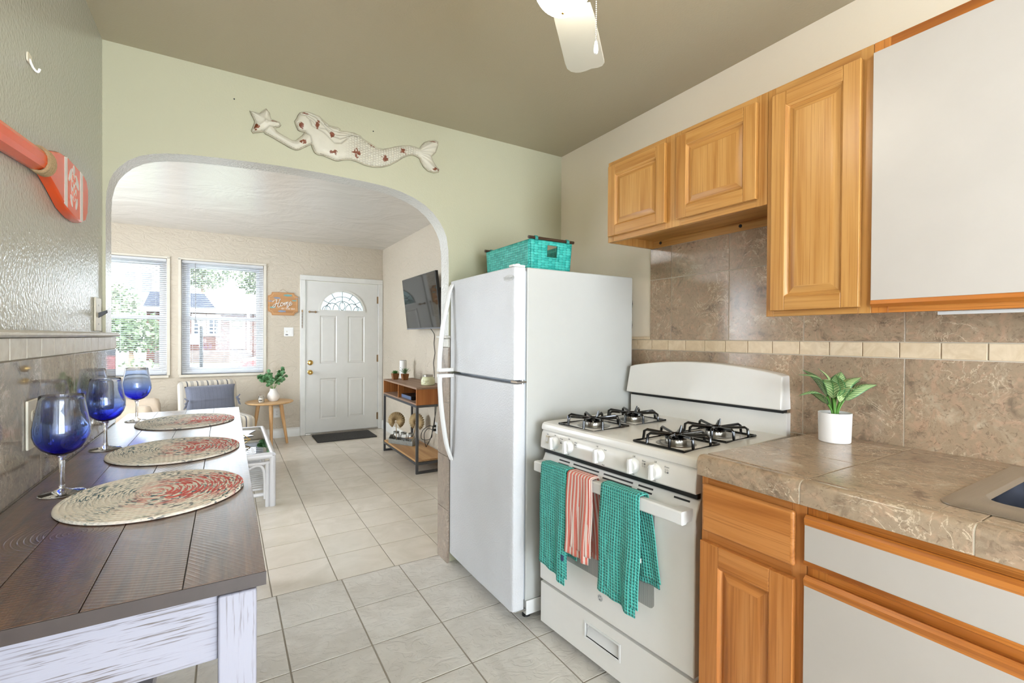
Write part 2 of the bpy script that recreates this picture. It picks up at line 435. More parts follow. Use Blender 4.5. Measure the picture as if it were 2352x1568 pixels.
# far wall with two windows and the entry door
WZ0, WZ1 = .835, 2.165
W1 = (-1.42, -.585); W2 = (-.452, .392); DX = (.868, 1.817); DZ = 2.02
mb = MB()
for a, b in ((LXL-.1, W1[0]), (W1[1], W2[0]), (W2[1], DX[0])): mb.box(a, b, YF, YF+.16, 0, LZ)
for a, b in (W1, W2): mb.box(a, b, YF, YF+.16, 0, WZ0); mb.box(a, b, YF, YF+.16, WZ1, LZ)
mb.box(DX[0], DX[1], YF, YF+.16, DZ, LZ); mb.box(DX[1], XR+.1, YF, YF+.16, 0, LZ)
struct('wall_back', mb, M_liv, 'textured beige far wall with two windows and the front door', 'wall')
# baseboards
mb = MB(); mb.prism([(YF-.018, 0), (YF, 0), (YF, .115), (YF-.006, .115), (YF-.014, .1), (YF-.018, .085)], 'yz', LXL, .81)
struct('baseboard_back', mb, M_trimw, 'white baseboard under the windows', 'baseboard')
mb = MB(); mb.prism([(XR-.018, 0), (XR, 0), (XR, .115), (XR-.006, .115), (XR-.014, .1), (XR-.018, .085)], 'xz', YD1, YF-.02)
struct('baseboard_right', mb, M_trimw, 'white baseboard behind the console table', 'baseboard')

# ------------------------------------------------------------------ wall tile: left wainscot, jamb, backsplash
TX = XL+.022
mb = MB(); mb.mi = 1; mb.box(XL, TX-.002, -.75, YD1+.012, 0, 1.282); mb.mi = 0
tiles(mb, lines(-.75, YD1+.014, 1.653, .3125), [.0, .30, .607, .914, 1.231], lambda a, b, c, d: mb.box(XL+.004, TX, a, b, c, d), .003)
struct('trim_1', mb, [M_marb_grey, M_grout], 'polished grey-brown marble wainscot tiles on the left wall', 'wall tile', bevel=.001)
mb = MB(); tiles(mb, lines(-.75, YD1+.014, 1.551, .103), [1.231, 1.283], lambda a, b, c, d: mb.box(XL+.004, TX+.002, a, b, c, d), .003)
mb.prism([(XL, 1.283), (TX+.008, 1.283), (TX+.014, 1.288), (TX+.014, 1.294), (TX+.006, 1.300), (XL, 1.300)], 'xz', -.75, YD1+.02)
struct('trim_2', mb, M_trav_g, 'band of small pale stone tiles with a rounded cap rail along the left wall', 'wall tile', bevel=.0015)
JX = 1.076
mb = MB(); mb.mi = 1; mb.box(JX+.002, 1.09, YD0-.012, YD1+.012, 0, 1.28); mb.mi = 0
for a, b in ((0, .30), (.303, .607), (.61, .914), (.917, 1.229)): mb.box(JX-.004, JX+.01, YD0-.016, YD1+.014, a+.001, b)
struct('trim_3', mb, [M_marb_jamb, M_grout], 'brown marble tiles facing the archway jamb beside the refrigerator', 'wall tile')
mb = MB(); mb.box(JX-.004, JX+.01, YD0-.016, YD1+.014, 1.231, 1.281); mb.box(JX-.016, JX+.012, YD0-.02, YD1+.02, 1.283, 1.298)
struct('trim_4', mb, M_trav_g, 'short stone band and cap rail on the archway jamb', 'wall tile', bevel=.003)

BX = XR-.010
YL = lines(-.6, YD0, .946, .3115)
mb = MB(); mb.mi = 1
mb.box(BX+.002, XR, -.6, YD0, .60, 1.283); mb.box(BX+.002, XR, -.6, 1.704, 1.283, 1.75); mb.mi = 0
tiles(mb, YL, [.60, .93, 1.2305], lambda a, b, c, d: mb.box(BX, XR, a, b, c, d), .003)
tiles(mb, lines(-.6, 1.704, .946, .3115), [1.2825, 1.589, 1.748], lambda a, b, c, d: mb.box(BX, XR, a, b, c, d), .003)
struct('trim_5', mb, [M_marb, M_grout_l], 'brown marble backsplash tiles above the counter and range', 'backsplash', bevel=.001)
mb = MB(); tiles(mb, lines(-.6, YD0, .96, .104), [1.2305, 1.2825], lambda a, b, c, d: mb.box(BX-.003, XR, a, b, c, d), .003)
mb.box(BX-.003, XR, 1.704, YD0, 1.2835, 1.299)
struct('trim_6', mb, M_trav, 'cream travertine accent strip across the backsplash', 'backsplash', bevel=.0015)

# ------------------------------------------------------------------ windows, blinds and door of the far wall
M_sash = simple('window_vinyl_white', lin(232, 234, 238), .35, var=.02)
M_sill = simple('cream_sill_paint', lin(214, 208, 194), .4)
def M_blind_mat():
    g = G('blind_slat_white'); tr = g.n('BsdfTranslucent', {'Color': (.9, .92, .95, 1)})
    g.set(col=g.mix(g.noise(g.co(), 5, 2), lin(232, 234, 238), lin(238, 240, 243)), rough=.4)
    mx = g.n('MixShader', {0: .3, 1: g.b.outputs[0], 2: tr.outputs[0]}); g.t.links.new(mx.outputs[0], g.out.inputs['Surface']); return g.m
M_blind = M_blind_mat()
def window(n, x0, x1, desc):
    w = thing('window_%d' % n, desc, 'window', ((x0+x1)/2, YF+.08, WZ0), kind='structure')
    y0, y1 = YF+.055, YF+.15
    mb = MB()
    for a, b, c, d in ((x0, x0+.045, WZ0, WZ1), (x1-.045, x1, WZ0, WZ1), (x0+.045, x1-.045, WZ1-.04, WZ1), (x0+.045, x1-.045, WZ0, WZ0+.045)): mb.box(a, b, y0, y1, c, d)
    part('window_frame', mb, M_sash, w, bevel=.003)
    zm = 1.493
    for nm, ya, za, zb in (('upper_sash', YF+.105, zm-.02, WZ1-.04), ('lower_sash', YF+.072, WZ0+.045, zm+.02)):
        mb = MB(); X0, X1 = x0+.045, x1-.045; t = .034
        mb.box(X0, X0+t, ya, ya+.03, za, zb); mb.box(X1-t, X1, ya, ya+.03, za, zb)
        mb.box(X0+t, X1-t, ya, ya+.03, zb-t, zb); mb.box(X0+t, X1-t, ya, ya+.03, za, za+t)
        sh = part(nm, mb, M_sash, w, bevel=.002)
        part('pane', MB().box(X0+t-.005, X1-t+.005, ya+.012, ya+.017, za+t-.005, zb-t+.005), M_pane, sh)
    mb = MB(); mb.box(x0-.02, x1+.02, YF-.03, YF+.06, WZ0-.03, WZ0); mb.box(x0-.03, x0, YF-.012, YF, WZ0, WZ1+.012); mb.box(x1, x1+.03, YF-.012, YF, WZ0, WZ1+.012)
    mb.box(x0-.03, x1+.03, YF-.012, YF, WZ1, WZ1+.024)
    part('window_sill', mb, M_sill, w, bevel=.003)
def blind(x0, x1, wand_x, desc):
    b = thing('window_blind', desc, 'blind', ((x0+x1)/2, YF+.02, WZ1), group='white mini blinds over the living room windows')
    part('headrail', MB().box(x0, x1, YF+.008, YF+.04, WZ1-.032, WZ1-.002), M_blind, b, bevel=.003)
    mb = MB(); z = WZ1-.05
    while z > WZ0+.05:
        mb.loft([[(x0+.004, YF+.012+.024*k/4, z+.0022*math.sin(PI*k/4)-.0012*(k-2)) for k in range(5)], [(x1-.004, YF+.012+.024*k/4, z+.0022*math.sin(PI*k/4)-.0012*(k-2)) for k in range(5)]], closed=False)
        z -= .0222
    part('slat', mb, M_blind, b, solid=.0006)
    part('bottom_rail', MB().box(x0+.003, x1-.003, YF+.014, YF+.036, WZ0+.012, WZ0+.03), M_blind, b, bevel=.003)
    mb = MB()
    for f in (.12, .5, .88):
        for yy in (YF+.011, YF+.037): mb.tube([(x0+(x1-x0)*f, yy, WZ1-.03), (x0+(x1-x0)*f, yy, WZ0+.02)], .0007, 5)
    part('ladder_cord', mb, M_blind, b)
    part('tilt_wand', MB().tube([(wand_x, YF+.004, WZ1-.03), (wand_x+.003, YF+.002, 1.43)], .004, 6), simple('wand_plastic', lin(150, 150, 152), .2), b)
window(1, W1[0], W1[1], 'white double-hung window partly behind the left kitchen wall')
window(2, W2[0], W2[1], 'white double-hung window in full view above the striped chair')
blind(W1[0]+.006, W1[1]-.006, W1[0]+.1, 'white mini blind on the window partly hidden by the kitchen wall')
blind(W2[0]+.006, W2[1]-.006, W2[0]+.135, 'white mini blind on the window above the striped chair')

M_door = simple('door_white_paint', lin(222, 222, 218), .34, var=.02)
d = thing('door_1', 'white four-panel front door with a half-round leaded light', 'door', (1.343, YF, 0), kind='structure')
DY = YF-.012
def fan_pts(rx, rz, n=20): return [(1.332+rx*math.cos(PI*k/n), 1.638+rz*math.sin(PI*k/n)) for k in range(n+1)]
mb = MB()
x0, x1, z0, z1 = .877, 1.808, .022, 2.012
fp = fan_pts(.275, .252)
fv = [mb.bm.verts.new((x, DY, z)) for x, z in fp]; tv = [mb.bm.verts.new((x, DY, z1)) for x, z in fp]
def q(*P): mb._f([mb.bm.verts.new(p) if not isinstance(p, bmesh.types.BMVert) else p for p in P])
for i in range(len(fp)-1): q(fv[i], fv[i+1], tv[i+1], tv[i])
q((fp[0][0], DY, fp[0][1]), (fp[0][0], DY, z1), (x1, DY, z1), (x1, DY, 1.638)); q((fp[-1][0], DY, 1.638), (fp[-1][0], DY, z1), (x0, DY, z1), (x0, DY, 1.638))
panels = [(1.048, 1.262, .930, 1.565), (1.405, 1.625, .930, 1.565), (1.052, 1.264, .195, .732), (1.408, 1.627, .195, .732)]
xs = [x0, 1.048, 1.262, 1.405, 1.626, x1]; zs = [z0, .195, .732, .93, 1.565, 1.638]
for i in range(5):
    for j in range(5):
        if i in (1, 3) and j in (1, 3): continue
        q((xs[i], DY, zs[j]), (xs[i+1], DY, zs[j]), (xs[i+1], DY, zs[j+1]), (xs[i], DY, zs[j+1]))
for i in (1, 3):
    for j in (1, 3):
        a, b, c, e = xs[i], xs[i+1], zs[j], zs[j+1]
        lv = [[(a+k, DY+h, c+k), (b-k, DY+h, c+k), (b-k, DY+h, e-k), (a+k, DY+h, e-k)] for k, h in ((0, 0), (.010, .009), (.016, .009), (.034, .002))]
        for u, v in zip(lv, lv[1:]):
            for k in range(4): q(u[k], u[(k+1) % 4], v[(k+1) % 4], v[k])
        q(*lv[-1])
bv = [(x0, z0), (x1, z0), (x1, z1), (x0, z1)]
for k in range(4):
    (xa, za), (xb, zb) = bv[k], bv[(k+1) % 4]; q((xa, DY, za), (xb, DY, zb), (xb, DY+.044, zb), (xa, DY+.044, za))
for i in range(len(fp)-1): q(fv[i], fv[i+1], (fp[i+1][0], DY+.044, fp[i+1][1]), (fp[i][0], DY+.044, fp[i][1]))
q(fv[0], fv[-1], (fp[-1][0], DY+.044, 1.638), (fp[0][0], DY+.044, 1.638))
slab = part('door_slab', mb, M_door, d, sharp=20)
mb = MB(); P0 = [(1.332+.30*math.cos(PI*k/24), 1.622+.288*math.sin(PI*k/24)) for k in range(25)]; P1 = [(1.332+.272*math.cos(PI*k/24), 1.642+.246*math.sin(PI*k/24)) for k in range(25)]
ring = lambda y: ([(x, y, z) for x, z in P0]+[(x, y, z) for x, z in P1[::-1]])
mb.loft([ring(DY-.012), ring(DY+.004)], caps=False)
a = [mb.bm.verts.new((x, DY-.012, z)) for x, z in P0]; b = [mb.bm.verts.new((x, DY-.012, z)) for x, z in P1]
for i in range(24): mb._f([a[i], a[i+1], b[i+1], b[i]])
mb._f([a[0], b[0], b[-1], a[-1]])
for t in (.02, .12, .32, .5, .68, .88, .98): mb.sphere((1.332+.287*math.cos(PI*t), DY-.013, 1.632+.267*math.sin(PI*t)), .005, 8, 6)
part('light_frame', mb, M_trimw, d)
g = G('leaded_frosted_glass'); co = g.co(); fr = g.noise(co, 160, 3); tr = g.n('BsdfTransparent', {'Color': (.22, .25, .24, 1)})
g.set(col=g.mix(fr, (.35, .40, .39, 1), (.55, .60, .58, 1)), rough=.25, trans=.6, ior=1.2); g.bump(fr, .002)
mx = g.n('MixShader', {0: .55, 1: tr.outputs[0], 2: g.b.outputs[0]}); g.t.links.new(mx.outputs[0], g.out.inputs['Surface'])
mb = MB(); mb.prism(P1, 'xz', DY+.014, DY+.02); fl = part('fan_light_pane', mb, g.m, d)
mb = MB(); fx = lambda r, t: (1.332+.272*r*math.cos(t), DY+.010, 1.642+.246*r*math.sin(t))
for k in range(1, 6): mb.tube([fx(.62 if k != 3 else .35, PI*k/6), fx(1, PI*k/6)], .0042, 6)
mb.tube([fx(.74, PI*k/24) for k in range(25)], .004, 6)
for cx, cz, r in ((-.13, 0, .09), (.13, 0, .09), (0, 0, .12), (-.2, 0, .05), (.2, 0, .05)): mb.tube([(1.332+cx+r*math.cos(PI*k/12), DY+.010, 1.645+cz+r*math.sin(PI*k/12)) for k in range(13)], .0044, 6)
mb.tube([(1.332+.035*math.sin(2*PI*k/16), DY+.010, 1.70-.055*math.cos(2*PI*k/16)) for k in range(16)], .0044, 6, closed=True)
part('leading', mb, simple('lead_came', lin(120, 126, 126), .4, .5), fl)
def knob(z, kind):
    mb = MB(); pr = [(.0, 0), (.032, 0), (.033, .004), (.026, .010), (.014, .012), (.012, .024), (.024, .034), (.029, .046), (.026, .058), (.012, .064), (.0005, .065)] if kind == 'door_knob' else [(0, 0), (.034, 0), (.034, .006), (.026, .014), (.016, .016), (.0005, .017)]
    n = 24; mb.loft([[(.93+max(r, .0005)*math.cos(2*PI*k/n), DY-h, z+max(r, .0005)*math.sin(2*PI*k/n)) for k in range(n)] for r, h in pr])
    part(kind, mb, M_brass, d)
knob(.944, 'deadbolt'); knob(.818, 'door_knob')
for z in (1.80, .987, .18): part('hinge', MB().cyl((1.816, DY-.004, z-.05), (1.816, DY-.004, z+.05), .008).box(1.795, 1.816, DY-.003, DY, z-.048, z+.048), M_bronze, d)
mb = MB(); mb.cyl((.905, DY-.012, 1.608), (1.01, DY-.012, 1.608), .006, n=10).box(.912, .926, DY-.02, DY, 1.594, 1.622).box(.985, .999, DY-.02, DY, 1.594, 1.622)
part('slide_latch', mb, M_bronze, d, bevel=.002)
mb = MB(); mb.box(.822, .838, YF-.034, YF-.026, 1.60, 1.63)
for k in range(11): mb.tube([(.83+.004*math.cos(2*PI*j/8)*(1 if k % 2 else .4), YF-.032+.003*math.cos(2*PI*j/8)*(.4 if k % 2 else 1), 1.595-.019*k+.012*math.sin(2*PI*j/8)) for j in range(8)], .0022, 5, closed=True)
part('door_chain', mb, M_bronze, d)
mb = MB(); 
for a, b, c, e in ((.808, .872, 0, 2.02), (1.813, 1.877, 0, 2.02)): mb.box(a, b, YF-.026, YF+.04, c, e)
mb.box(.808, 1.877, YF-.026, YF+.04, 2.02, 2.085)
part('door_casing', mb, M_trimw, d, bevel=.006)
part('threshold', MB().box(.872, 1.813, YF-.03, YF+.05, 0, .02), M_steel, d, bevel=.003)
# ------------------------------------------------------------------ refrigerator
f = thing('refrigerator', 'white top-freezer refrigerator beside the archway with a teal basket on top', 'refrigerator', (1.45, 2.11, 0))
FX, FY0, FY1 = 1.083, 1.768, 2.468
mb = MB(); mb.box(1.156, 1.815, FY0+.004, FY1-.006, .095, 1.607)
part('cabinet', mb, M_frs, f, bevel=.006)
part('gasket', MB().box(1.143, 1.158, FY0+.014, FY1-.016, .10, 1.59), simple('door_gasket', lin(176, 182, 190), .5), f)
def fdoor(nm, z0, z1, flip):
    P = rrect(FX, 1.146, z0, z1, .012, 4)
    mb = MB(); P2 = [(FX+.02, FY1), (FX+.006, FY1-.004), (FX, FY1-.02), (FX-.003, (FY0+FY1)/2), (FX, FY0+.02), (FX+.005, FY0+.004), (FX+.02, FY0), (1.146, FY0), (1.146, FY1)]
    mb.prism(P2, 'xy', z0, z1)
    o = part(nm, mb, M_frd, f, bevel=.005, sharp=50)
    hy = FY1-.045
    if not flip: C = [(FX-.002, z1-.02), (FX-.02, z1-.06), (FX-.034, 1.47), (FX-.058, 1.36), (FX-.072, 1.24), (FX-.078, 1.16), (FX-.078, 1.106)]; zend = 1.106
    else: C = [(FX-.076, 1.082), (FX-.076, 1.03), (FX-.070, .94), (FX-.056, .82), (FX-.036, .70), (FX-.014, .63), (FX-.002, .60)]; zend = 1.076
    C = smooth_path([(x, hy, z) for x, z in C], 5)
    mb = MB(); rings = []
    for p in C:
        wd = .016; th = .010
        rings.append([(p.x+th*a, p.y+wd*b, p.z) for a, b in ((-1, -.6), (-.6, -1), (.6, -1), (1, -.6), (1, .6), (.6, 1), (-.6, 1), (-1, .6))])
    mb.loft(rings)
    z0b, z1b = (1.098, 1.118) if not flip else (1.066, 1.086)
    mb.box(FX-.088, FX+.004, hy-.017, hy+.017, z0b, z1b)
    part('handle', mb, M_plw, o, bevel=.003)
    return o
fz = fdoor('freezer_door', 1.098, 1.605, False); rf = fdoor('fridge_door', .062, 1.083, True)
tm = text_mesh('Whirlpool', .020)
mb = MB(); mb.tri(tm, Matrix.Translation((FX-.0012, 1.815, 1.557)) @ Matrix.Rotation(R(-90), 4, 'Z') @ Matrix.Rotation(R(90), 4, 'X'))
mb.prism(ellipse(1.813, 1.557, .046, .015, 28), 'yz', FX-.0006, FX+.0008)
part('badge', mb, simple('badge_silver', lin(196, 197, 196), .3, .3), fz)
mb = MB(); mb.box(1.085, 1.150, FY0+.01, FY0+.05, 1.606, 1.616).cyl((1.12, FY0+.03, 1.606), (1.12, FY0+.03, 1.622), .012); part('top_hinge', mb, M_plw, f, bevel=.003)
mb = MB(); mb.box(1.10, 1.152, FY0-.002, FY0+.05, 1.086, 1.095).cyl((1.135, FY0+.008, 1.08), (1.135, FY0+.008, 1.10), .008); part('center_hinge', mb, M_chrome, f)
part('base_grille', MB().box(1.162, 1.80, FY0+.004, FY1-.006, .028, .093), M_plw, f, bevel=.004)
mb = MB(); mb.box(1.10, 1.16, FY0+.002, FY0+.03, .052, .062).box(1.105, 1.14, FY0+.05, FY0+.09, .03, .06); part('bottom_hinge', mb, M_chrome, f, bevel=.002)
for x, y in ((1.19, FY0+.05), (1.19, FY1-.06), (1.76, FY0+.05), (1.76, FY1-.06)): part('foot', MB().cyl((x, y, 0), (x, y, .03), .018), M_dark, f)
mb = MB(); mb.sphere((1.822, 1.80, 1.47), .02, 10, 6, (.4, 1, 2)); mb.sphere((1.822, 1.80, 1.36), .02, 10, 6, (.4, 1, 2)); part('coil_clip', mb, M_dark, f)

# ------------------------------------------------------------------ teal basket on top
def weave(name, c1, c2):
    g = G(name); u = g.xyz(g.uv()); s = .022
    cu = g.math('FLOOR', g.math('DIVIDE', u[0], s)); cv = g.math('FLOOR', g.math('DIVIDE', u[1], s*.55))
    chk = g.math('MODULO', g.math('ADD', cu, cv), 2.)
    rndv = g.n('TexWhiteNoise', {'Vector': g.vec(cu, cv)}).outputs[0]
    fine = g.noise(g.map(g.uv(), (30, 220, 1)), 1.5, 3)
    col = g.mix(rndv, c1, c2); col = g.mix(g.val(fine, .5, .75, 0, .4), col, tuple(x*.6 for x in c1[:3])+(1,))
    fu = g.math('SUBTRACT', g.math('FRACT', g.math('DIVIDE', u[0], s)), .5); fv = g.math('SUBTRACT', g.math('FRACT', g.math('DIVIDE', u[1], s*.55)), .5)
    hb = g.math('SUBTRACT', 1., g.math('ADD', g.math('MULTIPLY', fu, fu), g.math('MULTIPLY', fv, fv)))
    h = g.math('ADD', hb, g.math('MULTIPLY', chk, .35)); col = g.mix(g.val(hb, .55, .78, .55, 0), col, tuple(x*.35 for x in c1[:3])+(1,))
    g.set(col=col, rough=.45); g.bump(h, .005, .9); return g.m
M_teal_w = weave('teal_paper_weave', lin(20, 150, 140), lin(70, 192, 180))
M_rod = simple('dark_brown_rod', lin(62, 44, 32), .35, var=.2)
b = thing('storage_basket', 'teal woven basket with dark wooden rod handles on top of the refrigerator', 'basket', (1.37, 2.11, 1.6075))
x0, x1, y0, y1, z0, z1 = 1.245, 1.495, 1.885, 2.325, 1.609, 1.765
t = .012
def wall(P, Q, inset, hole=False):
    """one woven side from P to Q (top corners); the foot is drawn in"""
    P, Q = Vector(P), Vector(Q); H = z1-z0; L = (Q-P).length; cen = Vector(((x0+x1)/2, (y0+y1)/2, 0))
    nu, nv = 20, 8
    uvl = mb.bm.loops.layers.uv.get('UVMap') or mb.bm.loops.layers.uv.new('UVMap'); V = {}
    for j in range(nv+1):
        for i in range(nu+1):
            p = P.lerp(Q, i/nu); k = 1-j/nv; d = Vector((cen.x-p.x, cen.y-p.y, 0)); p = p+d*(.05*k); p.z = z1-H*k
            V[i, j] = mb.bm.verts.new(p)
    for j in range(nv):
        for i in range(nu):
            if hole and 8 <= i < 13 and 4 <= j < 7: continue
            fc = mb._f([V[i, j], V[i+1, j], V[i+1, j+1], V[i, j+1]])
            for l, (a, c) in zip(fc.loops, ((i, j), (i+1, j), (i+1, j+1), (i, j+1))): l[uvl].uv = (a/nu*L, c/nv*H)
mb = MB()
wall((x0, y0, z1), (x1, y0, z1), 0, True); wall((x1, y0, z1), (x1, y1, z1), 0); wall((x1, y1, z1), (x0, y1, z1), 0, True); wall((x0, y1, z1), (x0, y0, z1), 0)
part('woven_body', mb, M_teal_w, b, solid=.009)
part('woven_base', MB().box(x0+.008, x1-.008, y0+.012, y1-.012, z0, z0+.008), M_teal_w, b)
for yy in (y0-.002, y1+.002):
    r = part('rod_handle', MB().cyl((x0-.012, yy, z1+.008), (x1+.012, yy, z1+.008), .0075, n=12), M_rod, b)
    for xx in (x0+.03, x1-.03):
        mb = MB()
        for k in range(3): mb.tube([(xx-.006+.006*k, yy+.010*math.cos(a), z1+.006+.0105*math.sin(a)) for a in (2*PI*j/12 for j in range(12))], .0028, 6, closed=True)
        part('loop', mb, M_teal_w, r)

# ------------------------------------------------------------------ gas range (own frame: x along the front, y into the wall)
TH = R(-85.7)
rg = thing('gas_range', 'white freestanding gas range with black grates and towels over its oven handle', 'range', (1.1923, 1.705, 0), TH, local=True)
RW = .763
part('range_body', MB().box(.004, RW-.004, .028, .64, .03, .885), M_enamel, rg, bevel=.004)
for x in (.05, RW-.05):
    for y in (.06, .60): part('foot', MB().cyl((x, y, 0), (x, y, .032), .018), M_dark, rg)
mb = MB(); zA, zB = .035, .212; px0, px1, pz0, pz1 = .285, .455, .112, .165
for a, b_, c, e in ((.004, px0, zA, zB), (px1, RW-.004, zA, zB), (px0, px1, zA, pz0), (px0, px1, pz1, zB)): mb.box(a, b_, 0, .028, c, e)
dr = part('storage_drawer', mb, M_enamel, rg)
mb = MB(); mb.hexa([(px0, .004, pz0), (px1, .004, pz0), (px1, .006, pz0), (px0, .006, pz0), (px0, .020, pz1), (px1, .020, pz1), (px1, .022, pz1), (px0, .022, pz1)])
for a, b_, c, e in ((px0-.008, px0, pz0-.008, pz1+.008), (px1, px1+.008, pz0-.008, pz1+.008), (px0, px1, pz0-.008, pz0), (px0, px1, pz1, pz1+.008)): mb.box(a, b_, -.003, .012, c, e)
part('recessed_pull', mb, M_plw, dr, bevel=.0025)
mb = MB(); mb.prism([(-.004, .225), (-.004, .722), (.004, .745), (.022, .782), (.034, .785), (.034, .225)], 'yz', .0, RW)
od = part('oven_door', mb, M_enamel, rg, bevel=.005)
g = G('oven_window_dots'); v = g.map(g.co(), (240, 240, 240)); u = g.xyz(v); fu = g.math('SUBTRACT', g.math('FRACT', u[0]), .5); fv = g.math('SUBTRACT', g.math('FRACT', u[2]), .5)
dd = g.math('SQRT', g.math('ADD', g.math('MULTIPLY', fu, fu), g.math('MULTIPLY', fv, fv)))
g.set(col=g.mix(g.val(dd, .25, .38), lin(104, 106, 106), lin(182, 182, 178)), rough=.06); M_ovw = g.m
part('oven_window', MB().prism(rrect(.165, .612, .372, .705, .02), 'xz', -.0055, -.002), M_ovw, od)
part('logo', MB().prism(ellipse(.364, .3, .0125, .0125, 24), 'xz', -.0048, -.003), simple('logo_grey', lin(140, 142, 144), .3, .5), od)
mb = MB(); mb.tube([(.364+.0105*math.cos(a), -.0052, .3+.0105*math.sin(a)) for a in (2*PI*k/20 for k in range(20))], .0007, 5, closed=True)
for k in range(4):
    a0 = PI/2*k+.4; mb.tube([(.364+(.0085-.003*j)*math.cos(a0+.35*j), -.0052, .3+(.0085-.003*j)*math.sin(a0+.35*j)) for j in range(3)], .0006, 5)
mb.tri(text_mesh('GE', .011), Matrix.Translation((.364, -.0052, .3)) @ Matrix.Rotation(R(90), 4, 'X')); part('lettering', mb, M_plw, od)
nrm = Vector((0, -.037, .018)).normalized()
for a, b_ in ((.105, .168), (.192, .334), (.360, .50), (.526, .588), (.672, .73)):
    for t in (.30, .66) if b_ < .6 else (.66,):
        yy, zz = .004+.018*t, .745+.037*t; part('vent_slot', MB().bar((a, yy, zz), (b_, yy, zz), .006, .0035, nrm), M_dark, od)
mb = MB(); mb.prism([(-.058, .718), (-.058, .752), (-.054, .757), (-.034, .757), (-.030, .752), (-.030, .718), (-.034, .714), (-.054, .714)], 'yz', .02, RW-.012)
for x in (.02, RW-.055): mb.box(x, x+.043, -.034, .002, .718, .756)
part('handle', mb, M_plw, od, bevel=.002)
mb = MB(); mb.prism([(.0, .803), (-.006, .808), (-.004, .84), (.002, .872), (.010, .884), (.05, .884), (.05, .803)], 'yz', 0, RW)
cp = part('control_panel', mb, M_enamel, rg, bevel=.003, sharp=25)
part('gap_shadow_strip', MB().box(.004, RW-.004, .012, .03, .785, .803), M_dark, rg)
def knobf(x, z):
    mb = MB(); y0 = -.006; n = 28
    mb.loft([[(x+r*math.cos(2*PI*k/n), y0-h, z+r*math.sin(2*PI*k/n)) for k in range(n)] for r, h in ((.027, -.004), (.027, .004), (.025, .010), (.021, .016), (.019, .018), (.001, .018))])
    mb.prism([(x-.007, z-.026), (x+.007, z-.026), (x+.0045, z+.025), (x-.0045, z+.025)], 'xz', y0-.029, y0-.01)
    return part('knob', mb, M_plw, cp, bevel=.0015)
KX = (.096, .183, .354, .520, .611)
for x in KX: knobf(x, .843)
mb = MB(); mb.box(.038, .058, -.0075, -.002, .832, .866)
part('light_switch', mb, M_bisque, cp, bevel=.0015); part('rocker', MB().hexa([(.042, -.0095, .84), (.054, -.0095, .84), (.054, -.006, .84), (.042, -.006, .84), (.042, -.0075, .858), (.054, -.0075, .858), (.054, -.006, .858), (.042, -.006, .858)]), M_plw, cp)
def ptxt(s, x, z, size):
    mb = MB(); mb.tri(text_mesh(s, size), Matrix.Translation((x, -.0062 + max(0, (z-.85))*.12, z)) @ Matrix.Rotation(R(90-7), 4, 'X')); part('printed_lettering', mb, M_grey_print, cp)
for x in (KX[0], KX[1], KX[2]-.012, KX[3], KX[4]): ptxt('Off', x, .8735, .008)
ptxt('Light', .048, .8715, .006); ptxt('Broil', KX[2]+.030, .868, .006)
for x, s in ((KX[0]+.042, 'Front'), (KX[1]+.042, 'Rear'), (KX[3]+.044, 'Rear'), (KX[4]+.046, 'Front')):
    ptxt(s, x, .866, .008); mb = MB()
    for i in range(4):
        cx, cz = x-.004+.008*(i % 2), .857-.008*(i//2)
        full = {'Front': 2, 'Rear': 0}[s] + (0 if x < .3 else 1)
        if i == full: mb.prism(ellipse(cx, cz, .003, .003, 10), 'xz', -.0062, -.0045)
        else: mb.tube([(cx+.0026*math.cos(2*PI*k/10), -.0058, cz+.0026*math.sin(2*PI*k/10)) for k in range(10)], .0004, 4, closed=True)
    part('burner_symbol', mb, M_grey_print, cp)
for x, s in ((KX[2]+.022, 'Broil'), (KX[3], 'Lite'), (KX[4], 'Lite'), (KX[0], 'Lite'), (KX[1], 'Lite')): ptxt(s, x, .811, .006)
mb = MB(); mb.prism([(.0, .884), (-.001, .897), (.003, .910), (.012, .916), (.03, .918), (.60, .918), (.60, .884)], 'yz', 0, RW)
ct = part('cooktop', mb, M_enamel, rg, bevel=.004, sharp=25)
